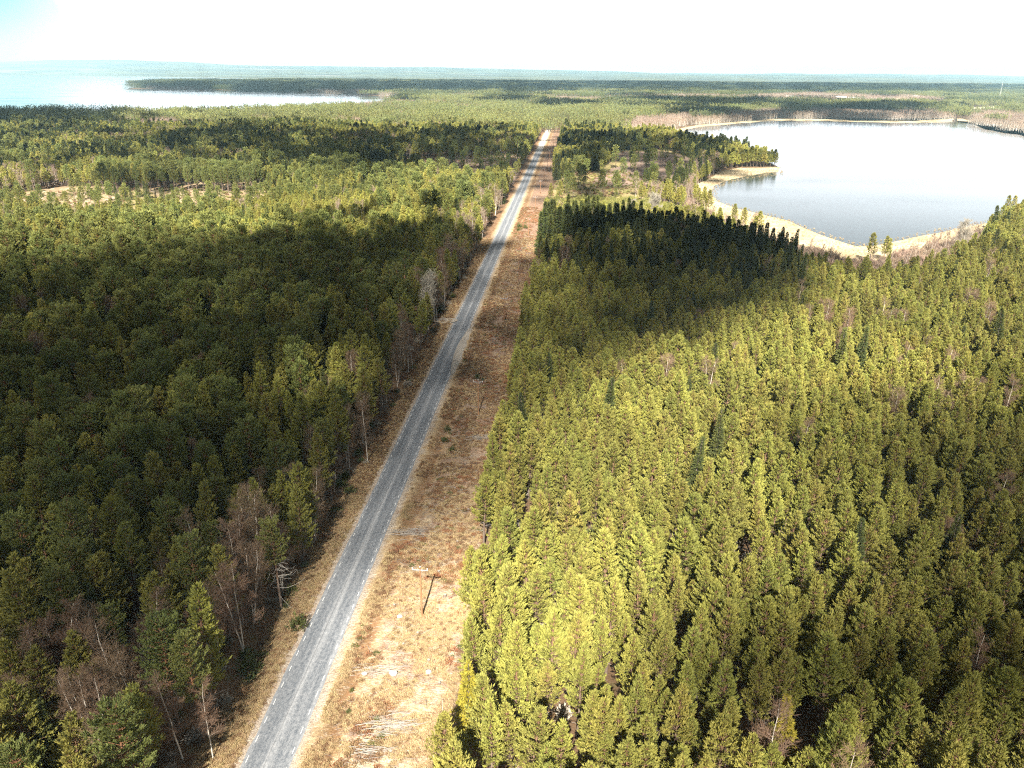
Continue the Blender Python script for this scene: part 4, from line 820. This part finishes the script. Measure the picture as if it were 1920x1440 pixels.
for q in ((1480, 187, 30, 14, 7, 'wall_w', 'long white barn at the left end of the far farmsteads', .2), (1500, 187, 16, 10, 6, 'wall_r', 'red farmhouse next to the long white barn', .5), (1576, 189, 34, 15, 8, 'wall_w', 'white barn in the middle of the far farmsteads', -.1), (1596, 190, 26, 14, 7, 'wall_r', 'long red barn beside the middle white barn', .1), (1608, 190, 16, 10, 7, 'wall_w', 'white house next to the pale field', .3), (1716, 186, 24, 12, 7, 'wall_w', 'white farmhouse beyond the pale field, farthest right', .0), (1724, 184, 18, 10, 6, 'wall_r', 'small red house behind the farthest-right white one', .4)):
    farmhouse(*q)
x, y = map(float, G(1872, 192)); mb = MB(); HM = 62
for a in range(3):
    t = a * 2.094; tube(mb, [(math.cos(t) * 1.6, math.sin(t) * 1.6, 0), (math.cos(t) * .5, math.sin(t) * .5, HM)], [.10, .07], 4)
for k in range(24):
    z0, z1 = k * HM / 24, (k + 1) * HM / 24; r0, r1 = 1.6 - 1.1 * z0 / HM, 1.6 - 1.1 * z1 / HM
    for a in range(3): t, s = a * 2.094, (a + 1) * 2.094; tube(mb, [(math.cos(t) * r0, math.sin(t) * r0, z0), (math.cos(s) * r1, math.sin(s) * r1, z1)], [.05, .05], 3)
o = link('radio_mast', mb.mesh('radio_mast', ['mast']), label='thin pale lattice mast rising from the far woods beyond the lake', category='mast'); o.location = (x, y, 0)

# ------------------------------------------------------------------ broken clouds overhead (their shadows mottle the forest)
def ico():
    p_ = (1 + 5 ** .5) / 2; V = np.array([(-1, p_, 0), (1, p_, 0), (-1, -p_, 0), (1, -p_, 0), (0, -1, p_), (0, 1, p_), (0, -1, -p_), (0, 1, -p_), (p_, 0, -1), (p_, 0, 1), (-p_, 0, -1), (-p_, 0, 1)]) / (1 + p_ ** 2) ** .5
    F = [(0, 11, 5), (0, 5, 1), (0, 1, 7), (0, 7, 10), (0, 10, 11), (1, 5, 9), (5, 11, 4), (11, 10, 2), (10, 7, 6), (7, 1, 8), (3, 9, 4), (3, 4, 2), (3, 2, 6), (3, 6, 8), (3, 8, 9), (4, 9, 5), (2, 4, 11), (6, 2, 10), (8, 6, 7), (9, 8, 1)]
    return V, np.array(F)
IV, IF = ico()
def clouds(name, y0, y1, r, zc, alt, thick, label):
    W = .72 * y1 + 60; A = 2 * W * (y1 - y0); lm = 5.4 / (math.pi * r * r * 1.1); n = int(A * lm)
    X = rng.uniform(-W, W, n); Y = rng.uniform(y0, y1, n); px, py = P(X, Y, zc); m = (px > -150) & (px < 2070) & (py < 1700); X, Y, px, py = X[m], Y[m], px[m], py[m]
    l = lit(px + 20 * (fbm(X / 30, Y / 30, 3) - .5) * 2, py) ** 1.3; need = -np.log(np.clip(l, .005, 1)) / 5.4
    need = np.where(l > .97, 0, need); m = rng.random(len(X)) < need; X, Y = X[m], Y[m]; n = len(X)
    a = alt + rng.uniform(-.5, .5, n) * thick; c = np.stack([X, Y, np.full(n, zc)], 1) + SUNV[None] * (a / SUNV[2])[:, None]
    rr = r * rng.uniform(.7, 1.25, n); V = c[:, None] + IV[None] * rr[:, None, None] * np.array([1, 1, .5]); F = IF[None] + 12 * np.arange(n)[:, None, None]
    mb = MB(); mb.add(V.reshape(-1, 3), T=F.reshape(-1, 3)); print(name, n)
    link(name, mb.mesh(name, ['cloud']), kind='stuff', label=label, category='cloud')
clouds('low_cloud', 60, 330, 4.2, 9, 1350, 60, 'broken cloud over the near forest, above the picture')
clouds('low_cloud', 330, 1500, 12, 9, 1300, 90, 'broken cloud over the middle forest, above the picture')
clouds('low_cloud', 1500, 8200, 60, 9, 2600, 90, 'broken cloud over the far woods, above the picture')

# ------------------------------------------------------------------ haze
hb = MB(); box(hb, (0, 15850, 200), (62000, 34000, 410)); ho = link('haze', hb.mesh('haze', []), kind='stuff', label='thin bluish haze that pales the far woods', category='haze')
hm_ = bpy.data.materials.new('haze_air'); hm_.use_nodes = True; t = hm_.node_tree; t.nodes.clear(); pv = t.nodes.new('ShaderNodeVolumePrincipled'); mo_ = t.nodes.new('ShaderNodeOutputMaterial')
pv.inputs['Color'].default_value = (.50, .82, 1.0, 1); pv.inputs['Density'].default_value = 6.0e-5; pv.inputs['Anisotropy'].default_value = 0.0
t.links.new(pv.outputs[0], mo_.inputs['Volume']); ho.data.materials.append(hm_)
